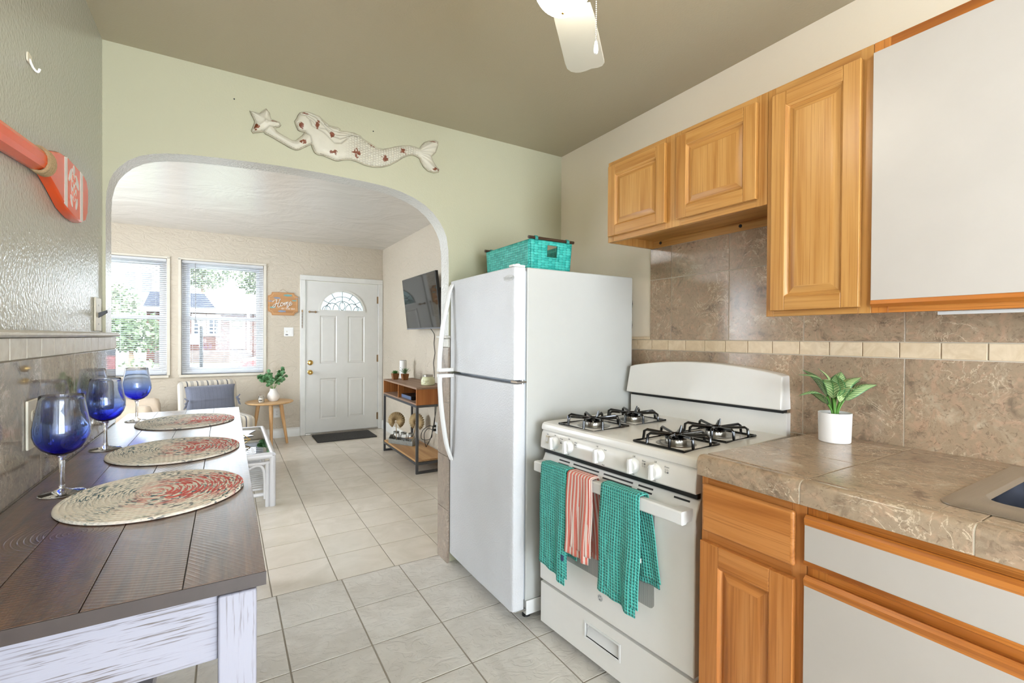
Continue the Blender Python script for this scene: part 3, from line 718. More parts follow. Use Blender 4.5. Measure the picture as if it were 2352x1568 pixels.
for bx in (.195, .600):
    for by in (.125, .375):
        mb = MB(); mb.lathe([(.07, .9175), (.066, .9195), (.05, .920), (.047, .9185)], (bx, by, 0), 32); mb.lathe([(.036, .917), (.038, .928), (.035, .936), (.001, .936)], (bx, by, 0), 32)
        for k in range(24): mb.box(bx+.0355*math.cos(k*PI/12)-.0012, bx+.0355*math.cos(k*PI/12)+.0012, by+.0355*math.sin(k*PI/12)-.0012, by+.0355*math.sin(k*PI/12)+.0012, .930, .938)
        bu = part('burner', mb, M_steel, rg)
        part('burner_cap', MB().lathe([(.001, .9365), (.036, .9365), (.038, .939), (.036, .942), (.02, .944), (.001, .9445)], (bx, by, 0), 32), M_black, bu)
        mb = MB(); h = .102; zb = .922; zt = .958; r = .0052
        mb.tube([(bx-h, by-h, zb), (bx+h, by-h, zb), (bx+h, by+h, zb), (bx-h, by+h, zb)], 0.0048, 6, closed=True)
        for sx, sy in ((-1, -.5), (-1, .5), (1, -.5), (1, .5), (-.45, -1), (.45, -1), (-.45, 1), (.45, 1)):
            e = Vector((bx+h*sx, by+h*sy, zb)); t_ = Vector((bx+h*sx*.97, by+h*sy*.97, zt-.006)); m_ = Vector((bx+h*sx*.88, by+h*sy*.88, zt)); c0 = Vector((bx+.018*sx, by+.018*sy, zt-.008))
            mb.tube([e, t_, m_, m_.lerp(c0, .6), c0], r, 7)
        mb.tube([(bx+.02*math.cos(2*PI*k/12), by+.02*math.sin(2*PI*k/12), zt-.008) for k in range(12)], r, 7, closed=True)
        mb.tube([(bx, by+.02, zt-.010), (bx+.002, by+.024, zt+.008), (bx+.004, by+.026, zt+.022)], [.005, .0045, .003], 7)
        part('grate', mb, M_black, rg)
mb = MB(); mb.box(.0, RW, .592, .64, .9, 1.004)
part('backguard_riser', mb, M_enamel, rg, bevel=.003)
part('vent_gap', MB().box(.012, RW-.012, .588, .62, 1.003, 1.019), M_dark, rg)
n = 24; top = [(RW*k/n, 1.148+.038*math.sin(PI*min(1, max(0, k/n)))**.8) for k in range(n+1)]
def sec(y, dz, ins): return [(ins, y, 1.017)]+[(min(max(x, ins+(.012 if 0 < k < n else .006)), RW-ins-(.012 if 0 < k < n else .006)), y, z-dz) for k, (x, z) in enumerate(top)]+[(RW-ins, y, 1.017)]
def frontsec(q):
    P = []
    for (x, y, z) in sec(0, 0, 0):
        t = (z-1.017)/.16; lean = .028*max(0, t); P.append((x, .555+lean+(.0 if q else .0), z))
    return P
mb = MB(); F0 = frontsec(1); B0 = [(x, .64, z) for x, y, z in F0]
fa = [mb.bm.verts.new((x*.985+RW*.0075, y-.004, 1.017+(z-1.017)*.97+.003)) for x, y, z in F0]; fb = [mb.bm.verts.new((x, y+.008, z)) for x, y, z in F0]; bb = [mb.bm.verts.new(p) for p in B0]
N = len(F0)
mb._f(fa)
for a, c in ((fa, fb), (fb, bb)):
    for i in range(N): mb._f([a[i], a[(i+1) % N], c[(i+1) % N], c[i]])
mb._f(bb[::-1])
part('backguard', mb, M_enamel, rg, bevel=.004, sharp=50)

# ------------------------------------------------------------------ towels over the oven handle
def waffle(name, c1, c2, s=.0102):
    g = G(name); u = g.xyz(g.uv())
    a = g.math('ABSOLUTE', g.math('SINE', g.math('MULTIPLY', u[0], PI/s))); b_ = g.math('ABSOLUTE', g.math('SINE', g.math('MULTIPLY', u[1], PI/s)))
    h = g.math('MULTIPLY', a, b_)     # wells at cell centres
    nz = g.noise(g.uv(), 420, 3)
    col = g.mix(g.val(h, .12, .8), c2, c1); col = g.mix(g.val(nz, .45, .7, 0, .35), col, c2)
    g.set(col=col, rough=.9, sheen=.2, spec=.2); g.bump(g.math('SUBTRACT', 1., h), .004, 1.0); g.bump(nz, .0008, .5); return g.m
def striped(name, c1, c2, s=.0165):
    g = G(name); u = g.xyz(g.uv()); nz = g.noise(g.uv(), 500, 3)
    w = g.math('FRACT', g.math('ADD', g.math('DIVIDE', u[0], s), g.math('MULTIPLY', nz, .06)))
    col = g.mix(g.ramp(w, [(.0, (0, 0, 0)), (.50, (0, 0, 0)), (.54, (1, 1, 1)), (.96, (1, 1, 1)), (1, (0, 0, 0))]), c1, c2)
    wv = g.math('MULTIPLY', g.math('SINE', g.math('MULTIPLY', u[0], 2400.)), g.math('SINE', g.math('MULTIPLY', u[1], 2000.)))
    col = g.mix(g.val(nz, .4, .7, 0, .25), col, c2)
    g.set(col=col, rough=.9, sheen=.2, spec=.2); g.bump(wv, .0008, .8); return g.m
M_tw = waffle('teal_waffle_cotton', lin(10, 112, 104), lin(92, 200, 186))
M_tc = striped('coral_striped_cotton', lin(228, 104, 82), lin(240, 220, 208))
def towel(name, label, mat, x0, x1, zf, zb, skew, xb, layers=2, slope=0, group=None):
    root = thing(name, label, 'towel', tuple(rg.matrix_world @ Vector((x0, -.06, zf)) if False else (1.1923, 1.705, 0)), TH, local=True, group=group)
    yf, yb, zt = -.0645, -.0225, .7615
    def sheet(xa, xc, z_front, z_back, off, sk, nm, slope):
        Lf = zt-z_front; Lb = zt-z_back; arc = (yb-yf)/2*PI*.62; T = Lf+arc+Lb
        def fn(u, v):
            s = v*T; edge = u-.5
            wob = .0045*math.sin(u*9+off*40)+.003*math.sin(u*17+1)
            if s < Lf-.0:
                z = z_front+s+slope*(u-.3)*max(0, (Lf-s)/Lf); k = (Lf-s)/Lf; y = yf-off-wob*k*1.4-.004*k; sx = sk*k
            elif s < Lf+arc:
                a = (s-Lf)/arc*PI; y = (yf+yb)/2-(yb-yf)/2*math.cos(a)-off*math.cos(a); z = zt+(.004+off)*math.sin(a)**.5; sx = 0
            else:
                q = s-Lf-arc; z = zt-q; k = q/Lb; y = yb+off+wob*k*.6; sx = xb*k
            return (xa+(xc-xa)*u+sx+.003*math.sin(v*14+u*4), y, z)
        mb = MB(); mb.grid(fn, 26, 60, uv=(xc-xa, T)); return part(nm, mb, mat, root, solid=.0035)
    sheet(x0, x1, zf, zb, .004, skew, 'cloth', slope)
    if layers > 1: sheet(x0+.02, x1+.006, zf+.028, zb+.02, .0008, skew*1.0+.004, 'inner_fold', slope)
    return root
tl = towel('kitchen_towel', 'teal waffle towel hanging at the end of the oven handle nearest the refrigerator', M_tw, .083, .236, .345, .40, .002, .016, slope=-.05, group='towels on the oven handle')
part('care_tag', MB().box(.222, .236, -.079, -.0765, .41, .432), simple('tag_navy', lin(52, 66, 110), .6), tl)
towel('kitchen_towel', 'coral and white striped towel in the middle of the oven handle', M_tc, .246, .372, .452, .45, -.004, .036, slope=-.012, group='towels on the oven handle')
t3 = towel('kitchen_towel', 'teal waffle towel hanging over the middle of the oven window by the counter side', M_tw, .424, .592, .375, .46, -.004, .055, slope=-.03, group='towels on the oven handle')
part('care_tag', MB().box(.594, .604, -.066, -.0635, .545, .56), M_plw, t3)
# ------------------------------------------------------------------ cabinets
def raised_door(mb, xf, y0, y1, z0, z1, w=.047, th=.019):
    """framed raised-panel door facing -X; material 0 = upright grain, 1 = level grain"""
    xb = xf+th; mb.mi = 0
    mb.box(xf, xb, y0, y0+w, z0, z1); mb.box(xf, xb, y1-w, y1, z0, z1)
    mb.mi = 1; mb.box(xf, xb, y0+w, y1-w, z0, z0+w); mb.box(xf, xb, y0+w, y1-w, z1-w, z1); mb.mi = 0
    a0, a1, b0, b1 = y0+w, y1-w, z0+w, z1-w
    L = [[(xf+d, a0+k, b0+k), (xf+d, a1-k, b0+k), (xf+d, a1-k, b1-k), (xf+d, a0+k, b1-k)] for k, d in ((-.0005, .002), (.005, .007), (.007, .011), (.009, .0115), (.031, .0035), (.0315, .0035))]
    V = [[mb.bm.verts.new(p) for p in r] for r in L]
    for u, v in zip(V, V[1:]):
        for k in range(4):
            mb.mi = 1 if k in (0, 2) else 0; mb._f([u[k], u[(k+1) % 4], v[(k+1) % 4], v[k]])
    mb.mi = 0; mb._f(V[-1])
UX = 1.57; OA = [M_oakz, M_oaky]; OB = [M_oakLz, M_oakLy]
def face_frame(mb, xf, y0, y1, z0, z1, stiles, rails, t=.019):
    mb.mi = 0
    for a, b in stiles: mb.box(xf, xf+t, a, b, z0, z1)
    mb.mi = 1
    for a, b, c, e in rails: mb.box(xf, xf+t, a, b, c, e)
# two-door unit over the range
u = thing('wall_cabinet', 'short two-door oak wall cabinet hung over the range', 'cabinet', (1.72, 1.307, 1.748))
y0, y1, z0, z1 = .9175, 1.697, 1.748, 2.130
mb = MB(); mb.box(UX+.019, XR-.0005, y0, y0+.012, z0, z1); mb.box(UX+.019, XR-.0005, y1-.012, y1, z0, z1); mb.mi = 1
mb.box(UX+.019, XR-.0005, y0+.012, y1-.012, z0+.038, z0+.05); mb.box(UX+.019, XR-.0005, y0+.012, y1-.012, z1-.012, z1); mb.box(XR-.013, XR-.0005, y0+.012, y1-.012, z0, z0+.038); mb.box(XR-.013, XR-.0005, y0+.012, y1-.012, z0+.05, z1-.012)
part('carcass', mb, OA, u)
mb = MB(); face_frame(mb, UX, y0, y1, z0, z1, ((y0, y0+.038), (y1-.038, y1), (1.272, 1.352)), ((y0+.038, 1.272, z0, z0+.038), (1.352, y1-.038, z0, z0+.038), (y0+.038, 1.272, z1-.04, z1), (1.352, y1-.038, z1-.04, z1)))
part('face_frame', mb, OA, u, bevel=.001)
for a, b in ((.948, 1.283), (1.341, 1.680)):
    mb = MB(); raised_door(mb, UX-.02, a, b, z0+.024, z1-.026); part('door', mb, OA, u, bevel=.0035, sharp=25)
for y in (1.635, 1.205): part('mounting_hole', MB().cyl((XR-.016, y, z0+.022), (XR-.0128, y, z0+.022), .007), M_dark, u)
# tall single unit
u = thing('wall_cabinet', 'tall narrow single-door oak wall cabinet left of the white one', 'cabinet', (1.72, .764, 1.366))
y0, y1, z0, z1 = .6125, .9165, 1.366, 2.130
mb = MB(); mb.box(UX+.019, XR-.011, y0, y1, z0+.02, z1); part('carcass', mb, OA, u)
mb = MB(); face_frame(mb, UX, y0, y1, z0, z1, ((y0, y0+.032), (y1-.025, y1)), ((y0+.032, y1-.025, z0, z0+.03), (y0+.032, y1-.025, z1-.036, z1)))
part('face_frame', mb, OA, u, bevel=.001)
mb = MB(); raised_door(mb, UX-.02, .6365, .8935, 1.384, 2.098, .046); part('door', mb, OA, u, bevel=.0035, sharp=25)
# white laminate unit
u = thing('wall_cabinet', 'wide white laminate wall cabinet with oak edge strips nearest the sink', 'cabinet', (1.72, .1, 1.366))
y0, y1, z0, z1 = -.55, .6115, 1.366, 2.130
mb = MB(); mb.box(UX+.019, XR-.011, y0, y1, z0+.02, z1); part('carcass', mb, M_lam, u)
OD_ = [M_oakDz, M_oakDy]
mb = MB(); face_frame(mb, UX, y0, y1, z0, z1, ((y0, y0+.04), (y1-.04, y1)), ((y0+.04, y1-.04, z0, z0+.04), (y0+.04, y1-.04, z1-.045, z1)))
part('face_frame', mb, OD_, u, bevel=.001)
for a, b in ((.035, .606), (-.54, .03)):
    dd_ = part('door', MB().box(UX-.02, UX-.001, a, b, 1.401, 2.094), M_lam, u, bevel=.0008)
    mb = MB(); mb.prism([(UX-.02, 1.401), (UX-.001, 1.401), (UX-.001, 1.386), (UX-.013, 1.382), (UX-.0225, 1.390)], 'xz', a, b); part('finger_pull', mb, M_oakDy, dd_)
part('undermount_strip', MB().box(1.62, 1.64, -.5, .48, 1.358, 1.366), M_plw, u)

CX, CZ = 1.187, .946
LX = 1.212
u = thing('base_cabinet', 'narrow oak base cabinet with one drawer over one door beside the range', 'cabinet', (1.5, .748, 0))
y0, y1 = .600, .896
part('carcass', MB().box(LX+.019, XR-.012, y0, y1, .09, .889), M_oakLz, u)
part('toe_kick', MB().box(LX+.07, LX+.085, y0, y1, 0, .09), M_dark, u)
mb = MB(); face_frame(mb, LX, y0, y1, .09, .889, ((y0, y0+.035), (y1-.022, y1)), ((y0+.035, y1-.022, .853, .889), (y0+.035, y1-.022, .685, .74), (y0+.035, y1-.022, .09, .13)))
part('face_frame', mb, OB, u, bevel=.001)
mb = MB(); mb.mi = 1; mb.box(LX-.018, LX-.001, .622, .886, .727, .866); part('drawer', mb, OB, u, bevel=.010, seg=3)
mb = MB(); raised_door(mb, LX-.02, .622, .888, .105, .698, .06); part('door', mb, OB, u, bevel=.004, sharp=25)

u = thing('sink_cabinet', 'white laminate sink base cabinet with oak edge pulls', 'cabinet', (1.5, .1, 0))
y0, y1 = -.55, .5985
mb = MB(); mb.box(LX+.019, XR-.012, y1-.016, y1, .09, .889).box(LX+.019, XR-.012, y0, y0+.016, .09, .889).box(LX+.019, XR-.012, y0+.016, y1-.016, .09, .11)
part('carcass', mb, M_lam, u)
part('toe_kick', MB().box(LX+.07, LX+.085, y0, y1, 0, .09), M_dark, u)
mb = MB(); face_frame(mb, LX, y0, y1, .09, .889, ((y0, y0+.045), (y1-.045, y1)), ((y0+.045, y1-.045, .85, .889), (y0+.045, y1-.045, .69, .745), (y0+.045, y1-.045, .09, .13)))
part('face_frame', mb, OD_, u, bevel=.001)
def pull(z, a, b, par, up=1):
    mb = MB(); mb.prism([(LX-.019, z), (LX-.001, z), (LX-.001, z+.022*up), (LX-.012, z+.024*up), (LX-.0215, z+.016*up), (LX-.021, z+.006*up)], 'xz', a, b); part('finger_pull', mb, M_oakDy, par)
for a, b in ((.03, .5965), (-.545, .025)):
    dw = part('drawer_front', MB().box(LX-.019, LX-.001, a, b, .756, .842), M_lam, u, bevel=.0008); pull(.842, a, b, dw); pull(.756, a, b, dw, -.6)
    dw = part('door', MB().box(LX-.019, LX-.001, a, b, .105, .695), M_lam, u, bevel=.0008); pull(.695, a, b, dw)

# ------------------------------------------------------------------ countertop with the sink
SX0, SX1, SY0, SY1 = 1.31, 1.815, -.46, .358
ct = thing('countertop', 'brown marble tile countertop running from the range past the sink', 'countertop', (1.53, .15, .889))
YS = [-.6, -.327, -.016, .295, .606, .897]
mb = MB(); mb.mi = 1
for a, b, c, e in ((CX+.012, XR-.011, SY1, .896), (CX+.012, XR-.011, -.6, SY0), (CX+.012, SX0, SY0, SY1), (SX1, XR-.011, SY0, SY1)): mb.box(a, b, c, e, .8895, CZ-.003)
mb.mi = 0
def put(a, b, c, d):
    # keep the sink's opening free
    if c >= SY1-.001 or d <= SY0+.001 or b <= SX0 or a >= SX1: mb.box(a, b, c, d, CZ-.010, CZ)
    else:
        if d > SY1: mb.box(a, b, SY1, d, CZ-.010, CZ)
        if c < SY0: mb.box(a, b, c, SY0, CZ-.010, CZ)
        c2, d2 = max(c, SY0), min(d, SY1)
        if a < SX0: mb.box(a, SX0, c2, d2, CZ-.010, CZ)
        if b > SX1: mb.box(SX1, b, c2, d2, CZ-.010, CZ)
tiles(mb, [CX+.048, 1.49, 1.80, XR-.011], YS, put, .003)
part('top_tiles', mb, [M_marb_pale, M_grout_l], ct, bevel=.0012)
mb = MB(); mb.mi = 1; mb.prism([(CX+.001, .8895), (CX+.001, .932), (CX+.005, .9405), (CX+.013, .9455), (CX+.046, .9435), (CX+.046, .931), (CX+.0115, .931), (CX+.0115, .8895)], 'xz', -.599, .895); mb.mi = 0
for a, b in zip(YS, YS[1:]):
    prof = [(CX, .889), (CX, .932), (CX+.004, .941), (CX+.013, .9465), (CX+.030, .9465), (CX+.046, .944), (CX+.046, .93), (CX+.0125, .93), (CX+.0125, .889)]
    mb.prism(prof, 'xz', a+.0012, b-.0012)
part('edge_tiles', mb, [M_marb_pale, M_grout_l], ct, bevel=.001)
sk = thing('kitchen_sink', 'stainless steel drop-in sink set into the marble counter', 'sink', (1.55, -.05, CZ))
mb = MB(); o_ = rrect(SX0-.026, SX1+.02, SY0-.02, SY1+.022, .035, 6); i0 = rrect(SX0+.066, SX1-.07, SY0+.03, SY1-.022, .05, 6); i1 = rrect(SX0+.074, SX1-.078, SY0+.038, SY1-.030, .045, 6); i2 = rrect(SX0+.09, SX1-.1, SY0+.055, SY1-.05, .045, 6)
om = rrect(SX0-.010, SX1+.006, SY0-.006, SY1+.008, .035, 6)
mb.loft([[(x, y, z) for x, y in P] for P, z in ((o_, CZ+.0008), (o_, CZ+.003), (om, CZ+.0075), (rrect(SX0+.03, SX1-.03, SY0+.012, SY1-.006, .04, 6), CZ+.0045), (i0, CZ+.005), (i1, CZ-.003))], caps=False)
g = G('sink_brushed_steel'); n_ = g.noise(g.map(g.co(), (4, 400, 400)), 2, 3); g.set(col=g.mix(n_, lin(196, 192, 184), lin(216, 212, 204)), metal=1.0, rough=.34); g.bump(n_, .0002, .5)
part('rim', mb, g.m, sk, sharp=45)
mb = MB(); mb.loft([[(x, y, z) for x, y in P] for P, z in ((i1, CZ-.003), (i1, CZ-.02), (i2, CZ-.17), (i2, CZ-.175))], caps=False)
mb._f([mb.bm.verts.new((x, y, CZ-.175)) for x, y in i2])
g = G('sink_bowl_shaded_steel'); n_ = g.noise(g.map(g.co(), (400, 400, 4)), 2, 3); g.set(col=g.mix(n_, lin(96, 98, 108), lin(132, 134, 142)), metal=1.0, rough=.22); g.bump(n_, .0002, .5)  # darker than the rim: the deep bowl's dark reflections put into the colour
part('bowl', mb, g.m, sk, sharp=45)
part('drain', MB().lathe([(.001, CZ-.172), (.03, CZ-.172), (.042, CZ-.1735), (.044, CZ-.1755)], (1.54, -.05, 0), 24), M_chrome, sk)

# ------------------------------------------------------------------ potted plant on the counter
pp = thing('potted_plant', 'striped-leaf artificial plant in a white pot on the counter beside the range', 'plant', (1.752, .783, CZ))
pc = (1.752, .783)
part('pot', MB().lathe([(.001, CZ+.0005), (.044, CZ+.0005), (.046, CZ+.003), (.0485, CZ+.098), (.047, CZ+.099), (.0455, CZ+.098), (.044, CZ+.086), (.001, CZ+.086)], (*pc, 0), 48), simple('matte_white_ceramic', lin(238, 236, 234), .45, var=.015), pp)
mb = MB()
for k in range(140):
    a, r = random.random()*2*PI, .041*math.sqrt(random.random()); mb.sphere((pc[0]+r*math.cos(a), pc[1]+r*math.sin(a), CZ+.088), .004, 5, 4, (1, 1, .6))
part('pebbles', mb, simple('black_pebbles', lin(40, 36, 34), .7), pp)
def leafmat():
    g = G('striped_leaf'); u = g.xyz(g.uv()); av = g.math('ABSOLUTE', g.math('SUBTRACT', u[0], .5))
    ph = g.math('SUBTRACT', g.math('MULTIPLY', u[1], 11.), g.math('MULTIPLY', av, 5.)); st = g.math('ABSOLUTE', g.math('SUBTRACT', g.math('FRACT', ph), .5))
    rnd = g.n('ObjectInfo').outputs['Random']
    base = g.mix(g.noise(g.uv(), 3, 2), lin(182, 208, 132), lin(216, 226, 176)); dark = lin(40, 104, 52)
    col = g.mix(g.val(st, .32, .44), base, dark); col = g.mix(g.val(av, .0, .06, 1, 0), col, lin(70, 138, 70)); col = g.mix(g.val(av, .40, .49), col, dark)
    col = g.mix(g.math('MULTIPLY', rnd, .5), col, lin(52, 122, 70)); g.set(col=col, rough=.4); return g.m
M_leaf = leafmat(); M_stem = simple('plant_stem', lin(92, 140, 60), .45)
def leaf(parent, base, tip, width, droop, roll=0, mat=None, nm='leaf'):
    b_, t_ = Vector(base), Vector(tip); d = t_-b_; L = d.length; side = d.cross(Vector((0, 0, 1)))
    side = side.normalized() if side.length > 1e-4 else Vector((1, 0, 0)); nrm = side.cross(d).normalized()
    q = Matrix.Rotation(roll, 3, d.normalized()); side = q @ side; nrm = q @ nrm
    def fn(u, v):
        w = width*(math.sin(PI*min(1, v**.75))**.85 if 0 < v < 1 else .02)+.001; s = (u-.5)*w
        return b_+d*v+nrm*(droop*math.sin(PI*v)-.35*abs(s))+side*s
    mb = MB(); mb.grid(fn, 6, 12, uv=(1, 1)); return part(nm, mb, mat or M_leaf, parent, solid=.0008, sharp=80)
C0 = Vector((pc[0], pc[1], CZ+.088))
rt_ = Vector((c_, -s_, 0)); fwd_ = Vector((s_, c_, 0))
LV = [(-.085, .02, .165, .05, .035), (-.105, -.03, .10, .045, .03), (-.055, -.05, .155, .05, .03), (-.02, .05, .185, .045, .02), (.03, .03, .175, .055, .02), (.055, -.02, .16, .05, .03), (.10, -.01, .135, .042, .025), (.095, .05, .145, .042, .02), (.02, -.06, .125, .06, .03), (-.06, .05, .18, .045, .02), (.03, .07, .15, .05, .02), (-.02, -.04, .17, .05, .02)]
for k, (r_, d_, h_, w_, dr_) in enumerate(LV):
    tip = C0+rt_*r_*1.32+fwd_*d_+Vector((0, 0, h_-.03)); bs = C0+rt_*r_*.28+fwd_*d_*.28+Vector((0, 0, h_*.38))
    lf = leaf(pp, bs, tip, w_, dr_, roll=random.uniform(-.5, .5))
    part('stem', MB().tube(smooth_path([C0+rt_*r_*.08+fwd_*d_*.08, C0+rt_*r_*.15+fwd_*d_*.15+Vector((0, 0, h_*.2)), bs], 3), .003, 6), M_stem, lf)
# ------------------------------------------------------------------ bar table along the left wall
TZ = .915; TX0, TX1, TY0, TY1 = -.404, .054, .842, 2.86
def planktop():
    g = G('dark_stained_planks'); co = g.co(); rnd = g.island()
    off = g.vec(0., g.math('MULTIPLY', rnd, 9.), 0.)
    n = g.noise(g.map(g.vadd(co, off), (34, 2.2, 10)), 1.3, 5, .6, .8); f = g.noise(g.map(g.vadd(co, off), (160, 9, 40)), 1.5, 3)
    col = g.ramp(n, [(.3, lin(64, 42, 30)), (.55, lin(98, 66, 44)), (.75, lin(120, 84, 56))]); col = g.mix(g.val(f, .55, .72, 0, .4), col, lin(44, 32, 26))
    g.set(col=col, rough=.3, spec=.6, coat=1.0, coatr=.26)
    xo = g.math('ADD', g.math('MULTIPLY', rnd, 1.6), -.9)
    sx = g.xyz(co); px = g.math('SUBTRACT', sx[0], xo); py = g.math('SUBTRACT', sx[1], g.math('ADD', g.math('MULTIPLY', rnd, 2.), -1.7))
    rr = g.math('SQRT', g.math('ADD', g.math('MULTIPLY', px, px), g.math('MULTIPLY', py, py)))
    saw = g.math('SINE', g.math('MULTIPLY', rr, 760.)); saw = g.math('MULTIPLY', g.math('MAXIMUM', saw, .2), g.val(g.noise(co, 14, 2), .35, .6, .15, 1))
    g.bump(g.math('MULTIPLY', saw, g.val(rnd, .2, .55, .35, 1.)), 0.0018, .8); g.bump(f, .0006, .5); g.bump(g.noise(co, 60, 3), .0008, .4); return g.m
def distressed():
    g = G('whitewashed_wood'); co = g.co()
    nv = g.noise(g.map(co, (90, 60, 4)), 1.2, 4, .65); nh = g.noise(g.map(co, (5, 5, 110)), 1.2, 4, .65)
    hz = g.val(g.xyz(g.n('TexCoord').outputs['Normal'])[2], -2, -1.9); a = g.island()
    sel = g.val(g.noise(g.n('ObjectInfo').outputs['Location'], 1, 0), 0, 1)
    return g, nv, nh
M_plank = planktop()
def dist_mat(name, vertical):
    g = G(name); co = g.co(); n = g.noise(g.map(co, (150, 150, 7) if vertical else (8, 8, 230)), 1.2, 4, .65); p = g.noise(co, 7, 3)
    k = g.math('MULTIPLY', g.val(n, .53, .62), g.val(p, .34, .56, .15, 1))
    g.set(col=g.mix(k, lin(150, 150, 162), lin(92, 84, 80)), rough=.5); g.bump(n, .0006, .5); return g.m
M_dv = dist_mat('whitewash_upright', True); M_dh = dist_mat('whitewash_level', False)
bt = thing('bar_table', 'long dark plank-topped bar table with whitewashed legs against the left wall', 'table', (-.175, 1.85, 0))
mb = MB(); XS = [TX0, -.287, -.171, -.056, TX1]
for a, b in zip(XS, XS[1:]): mb.box(a+.0006, b-.0006, TY0, TY1, TZ-.0215, TZ)
part('edge_band', MB().box(TX0, TX1, TY0-.0025, TY0-.0002, TZ-.0213, TZ-.0006), simple('dark_table_edge', lin(54, 44, 40), .45, var=.12, vs=30), bt)
part('tabletop', mb, M_plank, bt, bevel=.0007)
AX0, AX1, AY0, AY1 = TX0+.03, TX1-.012, TY0+.02, TY1-.03; LW = .054; LW2 = .07
for x in (AX0, AX1-LW):
    for y in (AY0, AY1-LW2): part('leg', MB().box(x, x+LW, y, y+LW2, 0, TZ-.0345), M_dv, bt, bevel=.004)
for nm, a in (('apron', (AX0+LW, AX1-LW, AY0+.014, AY0+.036)), ('apron', (AX0+LW, AX1-LW, AY1-.036, AY1-.014)), ('apron', (AX0+.012, AX0+.034, AY0+LW2, AY1-LW2)), ('apron', (AX1-.034, AX1-.012, AY0+LW2, AY1-LW2))):
    part(nm, MB().box(*a, .775, TZ-.0345), M_dh, bt, bevel=.002)
for y in (AY0+.02, AY1-.05): part('stretcher', MB().box(AX0+LW, AX1-LW, y, y+.03, .42, .47), M_dh, bt, bevel=.002)
part('stretcher', MB().box(-.19, -.15, AY0+.05, AY1-.05, .425, .465), M_dh, bt, bevel=.002)
part('stretcher', MB().box(AX0+LW, AX1-LW, AY1-.4, AY1-.36, .735, .774), M_dh, bt, bevel=.002)

# ------------------------------------------------------------------ woven placemats
def braid():
    g = G('braided_cotton_rope'); co = g.co(); u = g.xyz(co)
    x = g.math('DIVIDE', u[0], .177); y = g.math('DIVIDE', u[1], .191)
    r = g.math('SQRT', g.math('ADD', g.math('MULTIPLY', x, x), g.math('MULTIPLY', y, y))); ang = g.math('ARCTAN2', y, x)
    ring = g.math('FLOOR', g.math('MULTIPLY', r, 17.)); arc = g.math('MULTIPLY', g.math('MULTIPLY', ang, r), 7.)
    nz = g.noise(g.vec(g.math('MULTIPLY', arc, .9), g.math('ADD', g.math('MULTIPLY', r, 24.), g.math('MULTIPLY', ring, 1.3)), 0.), 2.0, 1.5, .4)
    nz2 = g.noise(g.vec(g.math('MULTIPLY', arc, .55), g.math('ADD', g.math('MULTIPLY', r, 22.), g.math('MULTIPLY', ring, 1.1)), 4.), 1.8, 1.5, .4)
    fine = g.noise(co, 300, 2)
    col = g.mix(fine, lin(232, 226, 212), lin(246, 242, 232))
    rgn_t = g.val(g.noise(co, 9, 2), .40, .56)
    col = g.mix(g.math('MULTIPLY', g.ramp(nz, [(.53, (0, 0, 0)), (.56, (1, 1, 1))]), rgn_t), col, lin(72, 104, 110))
    # coral lengths of rope run through one side of the mat
    px = g.math('ADD', u[0], g.math('MULTIPLY', u[1], -.15)); rg_ = g.val(px, -.06, .03)
    rg_ = g.math('MULTIPLY', rg_, g.val(g.math('ABSOLUTE', g.math('ADD', u[1], g.math('MULTIPLY', u[0], -.1))), .07, .13, 1, .1))
    col = g.mix(g.math('MULTIPLY', g.ramp(nz2, [(.49, (0, 0, 0)), (.53, (1, 1, 1))]), rg_), col, lin(206, 88, 80))
    tw = g.math('SINE', g.math('ADD', g.math('MULTIPLY', g.math('MULTIPLY', ang, ring), 6.), g.math('MULTIPLY', r, 60.)))
    g.set(col=col, rough=.9, sheen=.2, spec=.2); g.bump(tw, .0010, .35); g.bump(fine, .0006, .5); return g.m
def mat_mesh():
    mb = MB(); NR, SUB, NA = 17, 5, 150
    prof = []
    for k in range(NR*SUB+1):
        t = k/SUB; fr = t-math.floor(t); prof.append((max(.004, t/NR), .0052+.0022*abs(math.sin(PI*fr))**.6))
    rings = [[(.177*r*math.cos(2*PI*k/NA), .191*r*math.sin(2*PI*k/NA), z) for k in range(NA)] for r, z in prof]
    rings.append([(.1775*math.cos(2*PI*k/NA), .1915*math.sin(2*PI*k/NA), .002) for k in range(NA)]); rings.append([(.174*math.cos(2*PI*k/NA), .188*math.sin(2*PI*k/NA), .0003) for k in range(NA)])
    mb.loft(rings); return mb
pm = part('placemat', mat_mesh(), braid(), origin=(-.1405, 1.375, TZ+.0003), sharp=70)
tag(pm, 'round braided cream, teal and coral placemat at the near end of the bar table', 'placemat', 'braided placemats on the bar table')
def cpo(o, loc, label, rz=0):
    c = o.copy(); COL.objects.link(c); c.location = loc; c['label'] = label; c.rotation_euler = (0, 0, rz); return c
cpo(pm, (-.1405, 1.866, TZ+.0003), 'round braided placemat in the middle of the row on the bar table', .12)
cpo(pm, (-.1485, 2.471, TZ+.0003), 'round braided placemat at the far end of the bar table by the archway', -.2)

